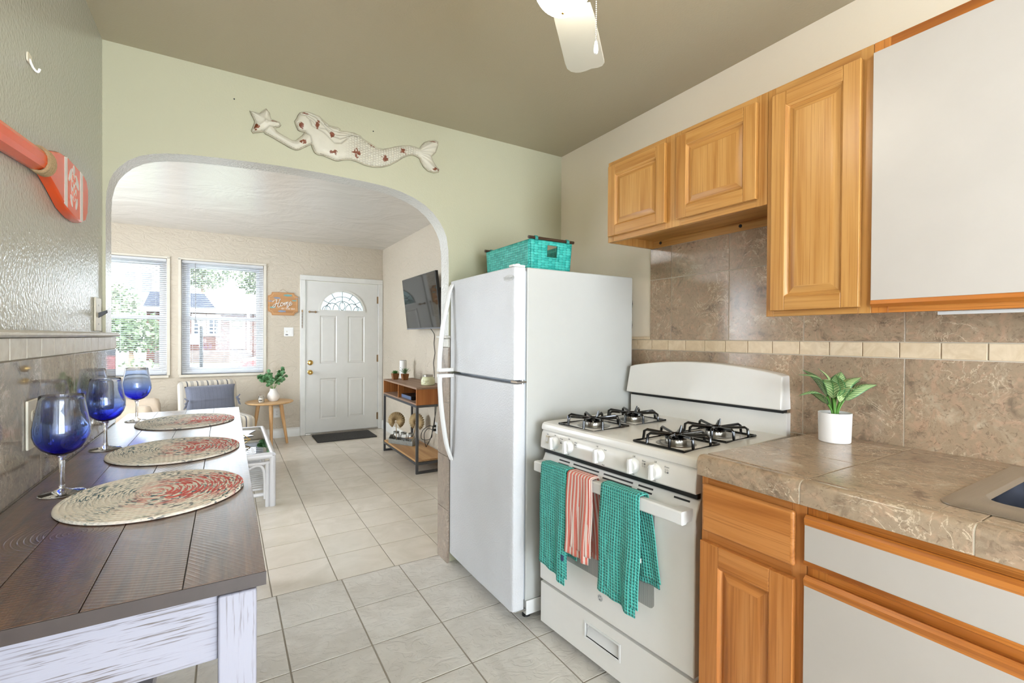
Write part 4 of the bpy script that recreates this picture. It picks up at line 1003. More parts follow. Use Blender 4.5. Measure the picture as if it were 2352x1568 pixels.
# ------------------------------------------------------------------ wine glasses
def blueglass():
    g = G('cobalt_ombre_glass'); z = g.xyz(g.co())[2]
    nz = g.noise(g.co(), 14, 2)
    t = g.val(g.math('ADD', z, g.math('MULTIPLY', g.math('SUBTRACT', nz, .5), .03)), .09, .235)
    g.set(col=g.ramp(t, [(.0, lin(84, 70, 240)), (.14, lin(96, 108, 244)), (.36, lin(164, 190, 248)), (.62, lin(214, 228, 252)), (1, lin(236, 243, 254))]), rough=0.0, trans=1.0, ior=1.45); return g.m
wg = thing('wine_glass', 'cobalt blue wine glass beside the nearest placemat and the wall outlet', 'wine glass', (-.332, 1.492, TZ+.0004), group='blue wine glasses on the bar table', local=True)
outer_ = [(.001, .091), (.012, .0925), (.025, .098), (.038, .109), (.047, .124), (.0515, .140), (.0515, .156), (.0485, .176), (.0445, .20), (.041, .222), (.0398, .2315)]
inner_ = [(.0388, .2315), (.040, .222), (.0434, .20), (.0473, .176), (.0502, .156), (.0502, .141), (.0458, .1255), (.037, .1115), (.0245, .101), (.012, .0962), (.001, .0955)]
M_bg = blueglass()
part('bowl', MB().lathe(outer_+[(.0393, .2325)]+inner_, n=56), M_bg, wg, sharp=80)
part('stem', MB().lathe([(.001, .0915), (.010, .0905), (.0065, .086), (.0052, .078), (.0046, .06), (.0046, .04), (.005, .022), (.006, .014), (.001, .0105)], n=24), M_clear, wg, sharp=80)
part('base', MB().lathe([(.001, .0005), (.040, .0005), (.0425, .0018), (.041, .0030), (.030, .0048), (.016, .008), (.008, .012), (.006, .014), (.001, .0142)], n=48), M_clear, wg, sharp=80)
dup(wg, (-.340, 2.004, TZ+.0004), 'cobalt blue wine glass beside the middle placemat', .6)
dup(wg, (-.336, 2.594, TZ+.0004), 'cobalt blue wine glass farthest along the bar table, in front of the window', 1.3)

# ------------------------------------------------------------------ left wall: outlet, switch, wall hook, oar
def outlet(name, label, o, u, n, w=.072, h=.118, mat=None, plugs=True, group=None):
    """duplex outlet: o = centre on the wall, u = sideways, n = out of the wall"""
    o, u, n = Vector(o), Vector(u), Vector(n); z = Vector((0, 0, 1))
    r = thing(name, label, 'outlet', tuple(o))
    def slab(mb, cx, cz, a, b, d0, d1):
        c = o+u*cx+z*cz; mb.hexa([c-u*a-z*b+n*d0, c+u*a-z*b+n*d0, c+u*a+z*b+n*d0, c-u*a+z*b+n*d0, c-u*a-z*b+n*d1, c+u*a-z*b+n*d1, c+u*a+z*b+n*d1, c-u*a+z*b+n*d1])
    mb = MB(); slab(mb, 0, 0, w/2, h/2, .0002, .006); part('cover_plate', mb, mat or M_plw, r, bevel=.0025)
    for s in (-1, 1):
        mb = MB(); c = o+z*.0195*s
        mb.loft([[c+u*(x)+z*(y)+n*d for x, y in rrect(-.017, .017, -.0145, .0145, .011, 5)] for d in (.004, .0085)])
        rc = part('receptacle', mb, mat or M_plw, r, bevel=.001)
        mb = MB()
        for x in (-.0065, .0065): slab(mb, x, .0195*s+.003, .0011, .0045, .008, .0088)
        slab(mb, 0, .0195*s-.0075, .0024, .0024, .008, .0088); part('socket_slots', mb, M_dark, rc)
    mb = MB(); slab(mb, 0, 0, .0025, .0025, .005, .0072); part('screw', mb, M_steel, r)
    return r
outlet('wall_outlet', 'ivory duplex outlet on the marble tiles behind the nearest wine glass', (TX, 1.578, 1.073), (0, -1, 0), (1, 0, 0), mat=M_bisque)
sw = thing('light_switch', 'ivory switch plate with a black toggle on the grey left wall by the archway', 'light switch', (XL, 2.376, 1.368))
part('cover_plate', MB().box(XL+.0002, XL+.007, 2.330, 2.420, 1.304, 1.433), M_bisque, sw, bevel=.003)
part('toggle', MB().hexa([(XL+.006, 2.368, 1.355), (XL+.006, 2.381, 1.355), (XL+.006, 2.381, 1.375), (XL+.006, 2.368, 1.375), (XL+.034, 2.370, 1.376), (XL+.034, 2.379, 1.376), (XL+.032, 2.379, 1.386), (XL+.032, 2.370, 1.386)]), M_dark, sw, bevel=.001)
for z in (1.332, 1.404): part('screw', MB().cyl((XL+.006, 2.375, z), (XL+.0078, 2.375, z), .004, n=10), M_steel, sw)
h = thing('wall_hook', 'small clear plastic stick-on hook high on the grey left wall', 'hook', (XL, 1.65, 1.98))
part('pad', MB().prism(rrect(1.638, 1.668, 1.975, 1.999, .006, 4), 'yz', XL+.0002, XL+.004), M_bisque, h, bevel=.001)
part('prong', MB().tube(smooth_path([(XL+.003, 1.652, 1.985), (XL+.010, 1.652, 1.965), (XL+.018, 1.653, 1.957), (XL+.022, 1.653, 1.966)], 4), .0028, 7), M_plw, h)

PXB, PXF = XL+.003, XL+.027
oar = thing('decorative_oar', 'coral red wooden oar with a white turtle hung on the grey left wall', 'wall decoration', (XL, 1.55, 1.74))
M_coral = simple('coral_gloss_paint', lin(226, 82, 30), .22, var=.03); M_decal = simple('white_decal', lin(226, 222, 216), .35, var=.02)
bp = [(1.655, 1.715), (1.700, 1.713), (1.78, 1.690), (1.862, 1.660), (1.95, 1.650), (2.035, 1.652), (2.085, 1.668), (2.110, 1.70), (2.118, 1.74), (2.117, 1.782), (2.098, 1.808), (2.06, 1.816), (1.99, 1.818), (1.875, 1.818), (1.80, 1.806), (1.72, 1.782), (1.655, 1.763)]
cy, cz = 1.92, 1.74
mb = MB(); mb.loft([[(x, cy+(y-cy)*k, cz+(z-cz)*k2) for y, z in bp] for x, k, k2 in ((PXB, 1, 1), (PXF-.010, 1, 1), (PXF-.003, .985, .97), (PXF, .965, .93))])
bl = part('blade', mb, M_coral, oar, sharp=25)
a, b = Vector((0, .62, 1.640)), Vector((0, 1.70, 1.7405)); dv = (b-a).normalized(); nv = Vector((0, -dv.z, dv.y))
prof = [(PXB, -.026), (PXB+.010, -.0275), (PXF+.004, -.020), (PXF+.010, -.008), (PXF+.010, .010), (PXF+.004, .021), (PXB+.010, .0275), (PXB, .026)]
part('shaft', MB().loft([[Vector((x, 0, 0))+p+nv*w for x, w in prof] for p in (a, b)]), M_coral, oar, sharp=20)
mb = MB()
for k in range(4):
    pt = a.lerp(b, .955+.014*k); mb.tube([Vector((PXB+.016+.021*math.cos(t), 0, 0))+pt+nv*.031*math.sin(t) for t in (2*PI*j/20 for j in range(20))], .0048, 7, closed=True)
g = G('jute_twine'); n_ = g.noise(g.map(g.co(), (1, 1, 1)), 300, 3); g.set(col=g.mix(n_, lin(120, 98, 68), lin(176, 150, 112)), rough=.9); g.bump(n_, .002, .8); M_jute = g.m
part('twine_wrap', mb, M_jute, oar)
DX_ = PXF+.0006
mb = MB(); mb.prism([(1.840, 1.6715), (1.869, 1.665), (1.869, 1.813), (1.840, 1.806)], 'yz', PXF-.001, DX_)
mb.prism([(2.010, 1.656), (2.042, 1.6595), (2.042, 1.812), (2.010, 1.813)], 'yz', PXF-.001, DX_)
part('stripe', mb, M_decal, bl)
mb = MB(); tc = (1.938, 1.742)
mb.prism(ellipse(*tc, .028, .042, 28), 'yz', PXF-.001, DX_)
mb.prism(ellipse(tc[0], tc[1]+.054, .011, .014, 16), 'yz', PXF-.001, DX_)
for sx, sz, a_, b_, ro in ((-.036, .030, .010, .030, -.7), (.037, .024, .012, .026, .8), (-.026, -.046, .008, .020, .5), (.030, -.044, .009, .020, -.4)): mb.prism(ellipse(tc[0]+sx, tc[1]+sz, a_, b_, 18, ro), 'yz', PXF-.001, DX_)
tt = part('turtle_emblem', mb, M_decal, bl)
mb = MB()
for y, z in ((0, .018), (0, -.008), (0, -.032), (-.017, .005), (.017, .005), (-.015, -.022), (.015, -.022), (-.012, .028), (.012, .028)): mb.prism([(tc[0]+y+.0066*math.cos(k*PI/3+PI/6), tc[1]+z+.0092*math.sin(k*PI/3+PI/6)) for k in range(6)], 'yz', DX_-.0003, DX_+.0004)
part('shell_scute', mb, M_coral, tt)

# ------------------------------------------------------------------ mermaid relief above the arch
OUT = [(.091,2.32),(.129,2.316),(.157,2.346),(.166,2.332),(.169,2.316),(.175,2.303),(.21,2.297),(.214,2.287),(.208,2.278),(.188,2.27),(.199,2.252),(.21,2.245),(.237,2.234),(.264,2.223),(.281,2.224),(.291,2.233),(.31,2.253),(.324,2.275),(.322,2.281),(.305,2.281),(.293,2.283),(.289,2.295),(.283,2.308),(.279,2.318),(.289,2.335),(.293,2.349),(.302,2.364),(.318,2.373),(.338,2.376),(.362,2.372),(.387,2.368),(.399,2.356),(.419,2.343),(.432,2.335),(.449,2.333),(.474,2.334),(.483,2.33),(.48,2.32),(.487,2.319),(.526,2.324),(.556,2.324),(.583,2.317),(.592,2.307),(.614,2.297),(.646,2.285),(.669,2.274),(.702,2.274),(.735,2.286),(.773,2.303),(.812,2.316),(.847,2.324),(.877,2.324),(.904,2.322),(.917,2.342),(.932,2.36),(.958,2.375),(.99,2.385),(1.01,2.382),(1.008,2.366),(.995,2.324),(.974,2.3),(.968,2.294),(.98,2.267),(1.001,2.239),(1.017,2.229),(1.014,2.219),(.985,2.209),(.954,2.212),(.928,2.229),(.912,2.253),(.905,2.271),(.887,2.279),(.862,2.282),(.837,2.274),(.807,2.256),(.773,2.228),(.735,2.201),(.698,2.185),(.656,2.176),(.61,2.177),(.57,2.187),(.535,2.191),(.504,2.184),(.475,2.172),(.458,2.172),(.432,2.179),(.403,2.187),(.383,2.184),(.369,2.19),(.361,2.206),(.355,2.224),(.348,2.228),(.322,2.21),(.295,2.19),(.279,2.186),(.256,2.192),(.222,2.207),(.18,2.225),(.154,2.234),(.145,2.243),(.1,2.226),(.098,2.231),(.113,2.277)]
mm = thing('wall_plaque', 'distressed cream metal mermaid reaching for a starfish above the archway', 'wall decoration', (.55, YD0, 2.28))
PO = np.array(OUT); PB = np.roll(PO, -1, axis=0)
def dist_in(X, Z):
    D = np.full(X.shape, 9.); ins = np.zeros(X.shape, bool)
    for (ax, az), (bx, bz) in zip(PO, PB):
        dx, dz = bx-ax, bz-az; t = np.clip(((X-ax)*dx+(Z-az)*dz)/(dx*dx+dz*dz), 0, 1)
        D = np.minimum(D, np.hypot(X-ax-t*dx, Z-az-t*dz))
        c = ((az > Z) != (bz > Z)); xi = ax+(Z-az)/(bz-az+1e-12)*dx; ins ^= c & (X < xi)
    return D, ins
st = .0025; gx = np.arange(.086, 1.022, st); gz = np.arange(2.168, 2.39, st); X, Z = np.meshgrid(gx, gz); D, I = dist_in(X, Z)
Hh = .006+.017*np.sqrt(np.clip(D/.034, 0, 1)*(2-np.clip(D/.034, 0, 1)))
scal = np.clip((X-.50)/.07, 0, 1)*np.clip((.90-X)/.03, 0, 1)     # scaled tail
ax_ = X/.0135; row = np.floor(ax_); az_ = Z/.0125+.5*(row % 2); Hh -= scal*.0042*np.clip(((ax_-row-.5)**2*2.2+(az_-np.floor(az_)-.5)**2*2.6)*2.2, 0, 1)
fluke = np.clip((X-.905)/.015, 0, 1); th_ = np.arctan2(Z-2.297, X-.88); Hh -= fluke*.0022*(.5+.5*np.sin(th_*26))
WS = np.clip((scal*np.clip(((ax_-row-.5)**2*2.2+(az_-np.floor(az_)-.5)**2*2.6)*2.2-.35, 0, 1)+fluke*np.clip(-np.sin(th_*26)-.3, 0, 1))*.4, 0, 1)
def groove(L, w, d):
    global Hh, WS
    m = np.full(X.shape, 9.)
    for (ax0, az0), (bx0, bz0) in zip(L, L[1:]):
        dx, dz = bx0-ax0, bz0-az0; t = np.clip(((X-ax0)*dx+(Z-az0)*dz)/(dx*dx+dz*dz), 0, 1); m = np.minimum(m, np.hypot(X-ax0-t*dx, Z-az0-t*dz))
    Hh -= d*np.exp(-(m/w)**2)
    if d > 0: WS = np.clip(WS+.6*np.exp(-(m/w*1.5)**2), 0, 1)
for L in ([(.302,2.357),(.334,2.357),(.366,2.339),(.387,2.309),(.415,2.312),(.449,2.284),(.483,2.278),(.53,2.303)], [(.326,2.368),(.366,2.361),(.395,2.337),(.42,2.313),(.466,2.292),(.513,2.303),(.561,2.314)], [(.342,2.337),(.35,2.313),(.379,2.303),(.407,2.292),(.432,2.272),(.457,2.251),(.487,2.257),(.52,2.29)], [(.399,2.353),(.424,2.331),(.474,2.328)], [(.41,2.335),(.45,2.31),(.50,2.314),(.58,2.312)], [(.33,2.348),(.356,2.335),(.372,2.312)]): groove(L, .0035, .006)
for L in ([(.155,2.285),(.129,2.316)], [(.155,2.285),(.16,2.34)], [(.155,2.285),(.205,2.287)], [(.155,2.285),(.106,2.236)], [(.155,2.285),(.10,2.315)]): groove(L, .006, -.003)
groove([(.188,2.27),(.17,2.268),(.152,2.25),(.145,2.243)], .003, .004); groove([(.326,2.275),(.345,2.262),(.352,2.235),(.35,2.228)], .005, .003); groove([(.30,2.318),(.289,2.312)], .003, .003); groove([(.297,2.296),(.288,2.297)], .002, .002)
mb = MB(); idx = {}; wl = mb.bm.loops.layers.uv.new('UVMap')
for j in range(len(gz)-1):
    for i in range(len(gx)-1):
        if I[j, i] and I[j, i+1] and I[j+1, i] and I[j+1, i+1]:
            for k in ((j, i), (j, i+1), (j+1, i+1), (j+1, i)):
                if k not in idx: idx[k] = mb.bm.verts.new((gx[k[1]], YD0-Hh[k], gz[k[0]]))
            f_ = mb._f([idx[j, i], idx[j, i+1], idx[j+1, i+1], idx[j+1, i]])
            if f_:
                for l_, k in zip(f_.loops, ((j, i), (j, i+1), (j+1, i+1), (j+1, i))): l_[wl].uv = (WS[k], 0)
g = G('chipped_cream_paint'); co = g.co(); u = g.xyz(co); n1 = g.noise(co, 70, 4, .6)
m_ = None
for px, pz, rx, rz_ in ((.160,2.338,.010,.012),(.191,2.298,.018,.008),(.112,2.250,.016,.014),(.326,2.366,.02,.006),(.306,2.306,.011,.016),(.376,2.325,.010,.022),(.445,2.290,.014,.018),(.309,2.227,.018,.011),(.455,2.204,.022,.012),(.565,2.222,.022,.022),(.648,2.281,.026,.012),(.707,2.226,.020,.016),(.805,2.286,.022,.014),(.979,2.374,.024,.006),(.996,2.226,.022,.009)):
    a_ = g.math('DIVIDE', g.math('SUBTRACT', u[0], px-.55), rx); b_ = g.math('DIVIDE', g.math('SUBTRACT', u[2], pz-2.28), rz_)
    d_ = g.math('ADD', g.math('MULTIPLY', a_, a_), g.math('MULTIPLY', b_, b_)); m_ = d_ if m_ is None else g.math('MINIMUM', m_, d_)
k_ = g.math('ADD', m_, g.math('MULTIPLY', g.math('SUBTRACT', n1, .5), 6.))
col = g.mix(g.val(g.noise(co, 12, 3), .35, .7, 0, .5), lin(206, 200, 182), lin(184, 178, 158))
col = g.mix(g.math('MULTIPLY', g.xyz(g.uv())[0], .7), col, lin(104, 98, 84))   # cast lines darkened: patina, and shading put into the colour
col = g.mix(g.val(k_, .55, .7, 1, 0), col, lin(118, 62, 34)); g.set(col=col, rough=.5); g.bump(n1, .0004)
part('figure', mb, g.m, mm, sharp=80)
mb = MB(); mb.tube([(x, YD0-.006, z) for x, z in OUT], .0046, 8, closed=True); part('rim', mb, simple('rim_shaded_cream', lin(166, 158, 136), .5, var=.2, vs=30), mm, sharp=80)  # rim colour darkened to draw a shadow outline round the figure
mb = MB(); mb.prism(OUT, 'xz', YD0-.004, YD0-.0005); part('back_plate', mb, M_dark, mm)

for x_, z_, lb_ in ((.027, 2.36, 'tiny dark nail in the cream wall to the left of the starfish'), (.651, 2.36, "tiny dark nail in the cream wall above the mermaid's back")):
    tag(part('wall_nail', MB().cyl((0, -.004, 0), (0, .0, 0), .0035, .002, 8), M_dark, origin=(x_, YD0-.0002, z_)), lb_, 'nail', 'nails in the wall above the arch')

# ------------------------------------------------------------------ ceiling fan
fan = thing('ceiling_fan', 'white ceiling fan with a lit globe and bead pull chain on the kitchen ceiling', 'ceiling fan', (.712, .938, KZ))
fc = (.712, .938)
M_fan = simple('fan_white_paint', lin(222, 218, 204), .35, var=.02)
part('motor_housing', MB().lathe([(.001, KZ-.001), (.075, KZ-.001), (.08, KZ-.03), (.05, KZ-.05), (.10, KZ-.075), (.115, KZ-.10), (.115, KZ-.18), (.10, KZ-.205), (.05, KZ-.215), (.001, KZ-.215)], (*fc, 0), 36), M_fan, fan)
lk = part('light_kit', MB().lathe([(.001, 2.265), (.045, 2.265), (.06, 2.25), (.078, 2.235), (.08, 2.22), (.001, 2.22)], (*fc, 0), 32), M_fan, fan)
g = G('lit_opal_globe'); n_ = g.noise(g.co(), 4, 2); g.set(col=(1, .97, .9, 1), rough=.3, ecol=g.mix(n_, (1, .91, .77, 1), (1, .93, .80, 1)), estr=26)
part('globe', MB().lathe([(.064, 2.222), (.071, 2.205)]+[(.0745*math.sin(R(90-9*k))+.0005, 2.178-.080*math.sin(R(9*k))) for k in range(11)], (*fc, 0), 40), g.m, fan)
part('finial', MB().sphere((*fc, 2.096), .004, 10, 6), M_brass, fan)
A0 = math.atan2(1.228-fc[1], 1.026-fc[0])
for k in range(3):
    a_ = A0+k*PI/1.5; d_ = Vector((math.cos(a_), math.sin(a_), 0)); s2 = Vector((-d_.y, d_.x, 0)); o_ = Vector((*fc, 2.205)); tilt = .10
    pr = [(.13, -.052), (.18, -.058), (.40, -.066), (.415, -.066), (.432, -.058), (.442, -.042), (.446, -.02), (.458, .0), (.466, .02), (.466, .036), (.458, .052), (.44, .062), (.41, .064), (.18, .058), (.13, .052)]
    mb = MB(); mb.loft([[o_+d_*r+s2*w+Vector((0, 0, w*tilt+dz)) for r, w in pr] for dz in (-.003, .003)])
    bl_ = part('blade', mb, M_fan, fan, bevel=.0015)
    mb = MB(); mb.loft([[o_+d_*r+s2*w+Vector((0, 0, .006+w*tilt+dz)) for r, w in ((.06, -.02), (.15, -.02), (.19, -.035), (.21, 0), (.19, .035), (.15, .02), (.06, .02))] for dz in (-.002, .005)]); part('blade_iron', mb, M_fan, bl_)
px_, py_ = .842, .962
ch = MB(); z = 2.225
while z > 2.085: ch.sphere((px_, py_, z), .0022, 6, 4); z -= .0053
ch.tube([(px_, py_, 2.228), (px_-.05, py_-.01, 2.245)], .0015, 5)
pc_ = part('pull_chain', ch, M_steel, fan)
part('pull', MB().lathe([(.001, 2.084), (.003, 2.082), (.0055, 2.068), (.0065, 2.058), (.005, 2.050), (.002, 2.048), (.001, 2.048)], (px_, py_, 0), 14), M_plw, pc_)
# ------------------------------------------------------------------ living room
def emis(name, col, st):
    g = G(name); n_ = g.noise(g.co(), 4, 2); g.set(col=col, rough=.3, ecol=g.mix(n_, col, tuple(x*.97 for x in col[:3])+(1,)), estr=st); return g.m
cl = thing('added_ceiling_fill', 'added fill lamp, a lit white dome on the living room ceiling out of view', 'ceiling light', (-1.2, 4.4, LZ))  # fill lamp added out of view to brighten the living room
part('canopy', MB().lathe([(.001, LZ-.001), (.19, LZ-.001), (.195, LZ-.02), (.185, LZ-.03), (.001, LZ-.03)], (-1.2, 4.4, 0), 36), M_trimw, cl)
part('dome', MB().lathe([(.18, LZ-.03), (.18, LZ-.045), (.155, LZ-.085), (.10, LZ-.115), (.04, LZ-.128), (.001, LZ-.13)], (-1.2, 4.4, 0), 36), emis('lit_dome', (1, .97, .92, 1), 18), cl)

# front-door mat
g = G('black_rubber_mat'); v_ = g.vor(g.co(), 26, 'DISTANCE_TO_EDGE'); n_ = g.noise(g.co(), 120, 3); g.set(col=g.mix(n_, lin(34, 33, 33), lin(58, 56, 55)), rough=.8); g.bump(v_, .012, .8); g.bump(n_, .002)
tag(part('door_mat', MB().prism(rrect(-.36, .36, -.235, .235, .02, 4), 'xy', .0006, .013), g.m, origin=(1.295, 6.275, 0), bevel=.003), 'black patterned rubber mat in front of the entry door', 'door mat')

# HOME sign
sg = thing('wall_sign', 'wooden Home sign with painted fish hung beside the front door', 'sign', (.609, YF, 1.70))
sx0, sx1, sz0, sz1, nk = .437, .781, 1.553, 1.843, .045
def notch(i):
    P = []
    a0, a1, b0, b1 = sx0+i, sx1-i, sz0+i, sz1-i
    for cx, cz, t0 in ((a0, b0, 90), (a1, b0, 180), (a1, b1, 270), (a0, b1, 0)):
        for k in range(7): t = R(t0-90*k/6); P.append((cx+nk*math.cos(t), cz+nk*math.sin(t)))
    return P
M_sgn = oak('sign_board_wood', 'x', lin(196, 148, 98), lin(180, 130, 80), lin(150, 102, 60), .5)
part('board', MB().prism(notch(0), 'xz', YF-.018, YF-.004), M_sgn, sg, bevel=.001)
mb = MB(); mb.tube([(x, YF-.0185, z) for x, z in notch(.016)], .0018, 5, closed=True); part('painted_border', mb, simple('pale_peach_line', lin(228, 186, 136), .5), sg)
M_fish = simple('fish_teal_paint', lin(112, 164, 164), .6, var=.15); M_fish2 = simple('fish_blue_paint', lin(132, 150, 176), .6, var=.12)
for x, z, L_, m_, dr in ((.66, 1.808, .10, M_fish, 1), (.535, 1.770, .075, M_fish2, 1), (.462, 1.728, .05, M_fish2, 1), (.738, 1.744, .06, M_fish, 1), (.765, 1.776, .03, M_fish2, -1), (.487, 1.650, .07, M_fish, 1), (.592, 1.604, .09, M_fish2, 1)):
    pts = [(x+dr*L_*(t-.5), z+.11*L_*math.sin(PI*t)**.7*1.25) for t in (0, .12, .3, .5, .7, .82)]+[(x+dr*L_*.52, z+.13*L_), (x+dr*L_*.47, z), (x+dr*L_*.52, z-.13*L_)]+[(x+dr*L_*(t-.5), z-.11*L_*math.sin(PI*t)**.7*1.25) for t in (.82, .7, .5, .3, .12)]
    part('fish', MB().prism(pts, 'xz', YF-.0187, YF-.0178), m_, sg)
strokes = [[(.00,.60),(.03,.74),(.11,.83),(.20,.88),(.19,.70),(.15,.35),(.10,.10),(.05,.02),(.01,.08),(.03,.25),(.12,.40),(.27,.50),(.36,.55)], [(.40,1.0),(.36,.88),(.30,.55),(.26,.25),(.28,.06),(.34,.10),(.40,.28)], [(.50,.58),(.44,.55),(.40,.38),(.42,.22),(.49,.25),(.53,.42),(.50,.58),(.53,.50),(.57,.44)], [(.57,.44),(.60,.60),(.61,.42),(.59,.26),(.63,.50),(.69,.66),(.69,.45),(.67,.28),(.72,.55),(.78,.70),(.77,.40),(.73,.10),(.75,.02),(.79,.12),(.83,.30)], [(.83,.42),(.92,.50),(.95,.62),(.91,.70),(.86,.58),(.85,.38),(.88,.28),(.94,.34),(1.0,.52)]]
mb = MB()
for st_ in strokes:
    pts = smooth_path([(.492+x*.222, YF-.0215, 1.648+z*.112) for x, z in st_], 5); mb.tube(pts, [.0042+.0012*math.sin(i*.5) for i in range(len(pts))], 6)
part('script_lettering', mb, M_decal, sg)
mb = MB(); mb.tri(text_mesh('BY THE SEA', .030), Matrix.Translation((.668, YF-.0186, 1.637)) @ Matrix.Rotation(R(90), 4, 'X')); part('small_lettering', mb, M_decal, sg)
mb = MB(); mb.tube([(.545, YF-.017, 1.835), (.607, YF-.004, 1.889), (.681, YF-.017, 1.833)], .0016, 5); part('hanging_cord', mb, M_jute, sg)

s2 = thing('light_switch', 'white double switch plate between the Home sign and the front door', 'light switch', (.676, YF, 1.343))
part('cover_plate', MB().box(.621, .731, YF-.006, YF-.0002, 1.286, 1.401), M_plw, s2, bevel=.0025)
part('toggle', MB().box(.648, .658, YF-.018, YF-.005, 1.338, 1.356), M_bisque, s2, bevel=.002)
part('dimmer', MB().box(.688, .716, YF-.011, YF-.005, 1.31, 1.378), M_plw, s2, bevel=.003)
part('label_sticker', MB().box(.638, .668, YF-.0066, YF-.005, 1.30, 1.315), M_grey_print, s2)
outlet('wall_outlet', 'white duplex outlet low on the far wall behind the round side table', (.541, YF, .317), (1, 0, 0), (0, -1, 0))
outlet('wall_outlet', 'white duplex outlet on the living room wall beneath the console with two cords plugged in', (XR, 4.606, .338), (0, -1, 0), (-1, 0, 0))

# ------------------------------------------------------------------ round side table with vase and candle
M_birch = oak('pale_birch', 'x', lin(220, 184, 138), lin(206, 166, 116), lin(180, 136, 88), .42); M_birchz = oak('pale_birch_leg', 'z', lin(216, 176, 126), lin(202, 158, 106), lin(176, 130, 82), .42)
st = thing('side_table', 'small round pale wood side table on three splayed legs under the window', 'table', (.435, 6.27, 0)); sc_ = (.435, 6.27); sz_ = .513
part('table_top', MB().lathe([(.001, sz_-.022), (.238, sz_-.022), (.256, sz_-.012), (.257, sz_-.003), (.254, sz_), (.001, sz_)], (*sc_, 0), 56), M_birch, st, sharp=30)
for a_ in (-88, -12, 165):
    d_ = Vector((math.cos(R(a_)), math.sin(R(a_)), 0)); c0 = Vector((*sc_, 0))
    part('leg', MB().tube([c0+d_*.12+Vector((0, 0, sz_-.0225)), c0+d_*.19+Vector((0, 0, 0))], [.023, .014], 14), M_birchz, st)
vs = thing('flower_vase', 'white ceramic vase of eucalyptus sprigs on the round side table', 'vase', (.475, 6.27, sz_)); vc = (.475, 6.27)
part('vase', MB().lathe([(.001, sz_+.0005), (.045, sz_+.0005), (.062, sz_+.025), (.068, sz_+.055), (.062, sz_+.085), (.042, sz_+.115), (.036, sz_+.135), (.039, sz_+.150), (.035, sz_+.150), (.032, sz_+.135), (.03, sz_+.10), (.001, sz_+.09)], (*vc, 0), 40), simple('ribbed_white_ceramic', lin(232, 228, 222), .5, bump=.0006, bs=60), vs)
def roundleaf():
    g = G('eucalyptus_leaf'); g.set(col=g.mix(g.n('ObjectInfo').outputs['Random'], lin(52, 104, 50), lin(110, 154, 110)), rough=.5); return g.m
M_euc = roundleaf()
rnd = random.Random(3)
for k in range(11):
    a_ = rnd.uniform(0, 2*PI); r_ = rnd.uniform(.05, .145); h_ = rnd.uniform(.09, .22)
    if k == 0: a_, r_, h_ = PI, .16, .13
    if k == 1: a_, r_, h_ = .3, .11, .225
    if k == 2: a_, r_, h_ = -.2, .13, .15
    top = Vector((vc[0]+r_*math.cos(a_), vc[1]+r_*math.sin(a_)*.8, sz_+.15+h_)); base = Vector((*vc, sz_+.12)); mid = base.lerp(top, .5)+Vector((0, 0, .03)); P = smooth_path([base, mid, top], 6)
    sp = part('sprig', MB().tube(P, .0018, 5), M_stem, vs)
    for j in range(5, 13, 1 if k % 2 else 2):
        p = P[min(j, 12)]
        for s in (-1, 1):
            d_ = Vector((rnd.uniform(-1, 1), rnd.uniform(-1, .4), rnd.uniform(-.5, .9))).normalized(); rad = rnd.uniform(.015, .024); u_ = d_.cross(Vector((.2, .9, .3))).normalized(); w_ = (d_+Vector((0, -.6, .5))*.0); n_ = d_.cross(u_)
            mb = MB(); c0 = p+d_*rad
            mb.loft([[c0+(d_*math.cos(t)+u_*math.sin(t))*rad*q+n_*(.003*(1-q)) for t in (2*PI*i/10 for i in range(10))] for q in (1, .5, .05)], caps=False); part('leaf', mb, M_euc, sp, solid=.0006, sharp=80)
cj = thing('candle_jar', 'small glass candle jar with a white label on the round side table', 'candle', (.343, 6.2, sz_))
def candle(root, c, r, h, z, wax, lidm, label=None):
    part('wax', MB().lathe([(.001, z+.004), (r-.003, z+.004), (r-.003, z+h*.6), (.001, z+h*.6)], (*c, 0), 28), wax, root)
    part('glass_jar', MB().lathe([(.001, z+.0005), (r, z+.0005), (r+.001, z+h*.6), (r*.8, z+h*.78), (r*.78, z+h*.86), (r*.75, z+h*.86), (r*.77, z+h*.77), (r-.0015, z+h*.6), (r-.0015, z+.003), (.001, z+.003)], (*c, 0), 32), M_pane, root)
    part('lid', MB().lathe([(.001, z+h*.86), (r*.84, z+h*.86), (r*.84, z+h*.97), (r*.6, z+h), (.001, z+h)], (*c, 0), 28), lidm, root)
candle(cj, (.343, 6.2), .033, .092, sz_, simple('white_wax', lin(226, 222, 210), .5), M_clear)
part('label', MB().grid(lambda u, v: (.343+.0348*math.cos(R(-150+u*90)), 6.2+.0348*math.sin(R(-150+u*90)), sz_+.012+v*.035), 10, 1), simple('paper_label', lin(214, 208, 196), .6), cj, solid=.0003)
mb = MB(); mb.grid(lambda u, v: (.343+.0354*math.cos(R(-140+u*60)), 6.2+.0354*math.sin(R(-140+u*60)), sz_+.024+v*.011), 8, 1); part('label_print', mb, M_dark, cj, solid=.0002)

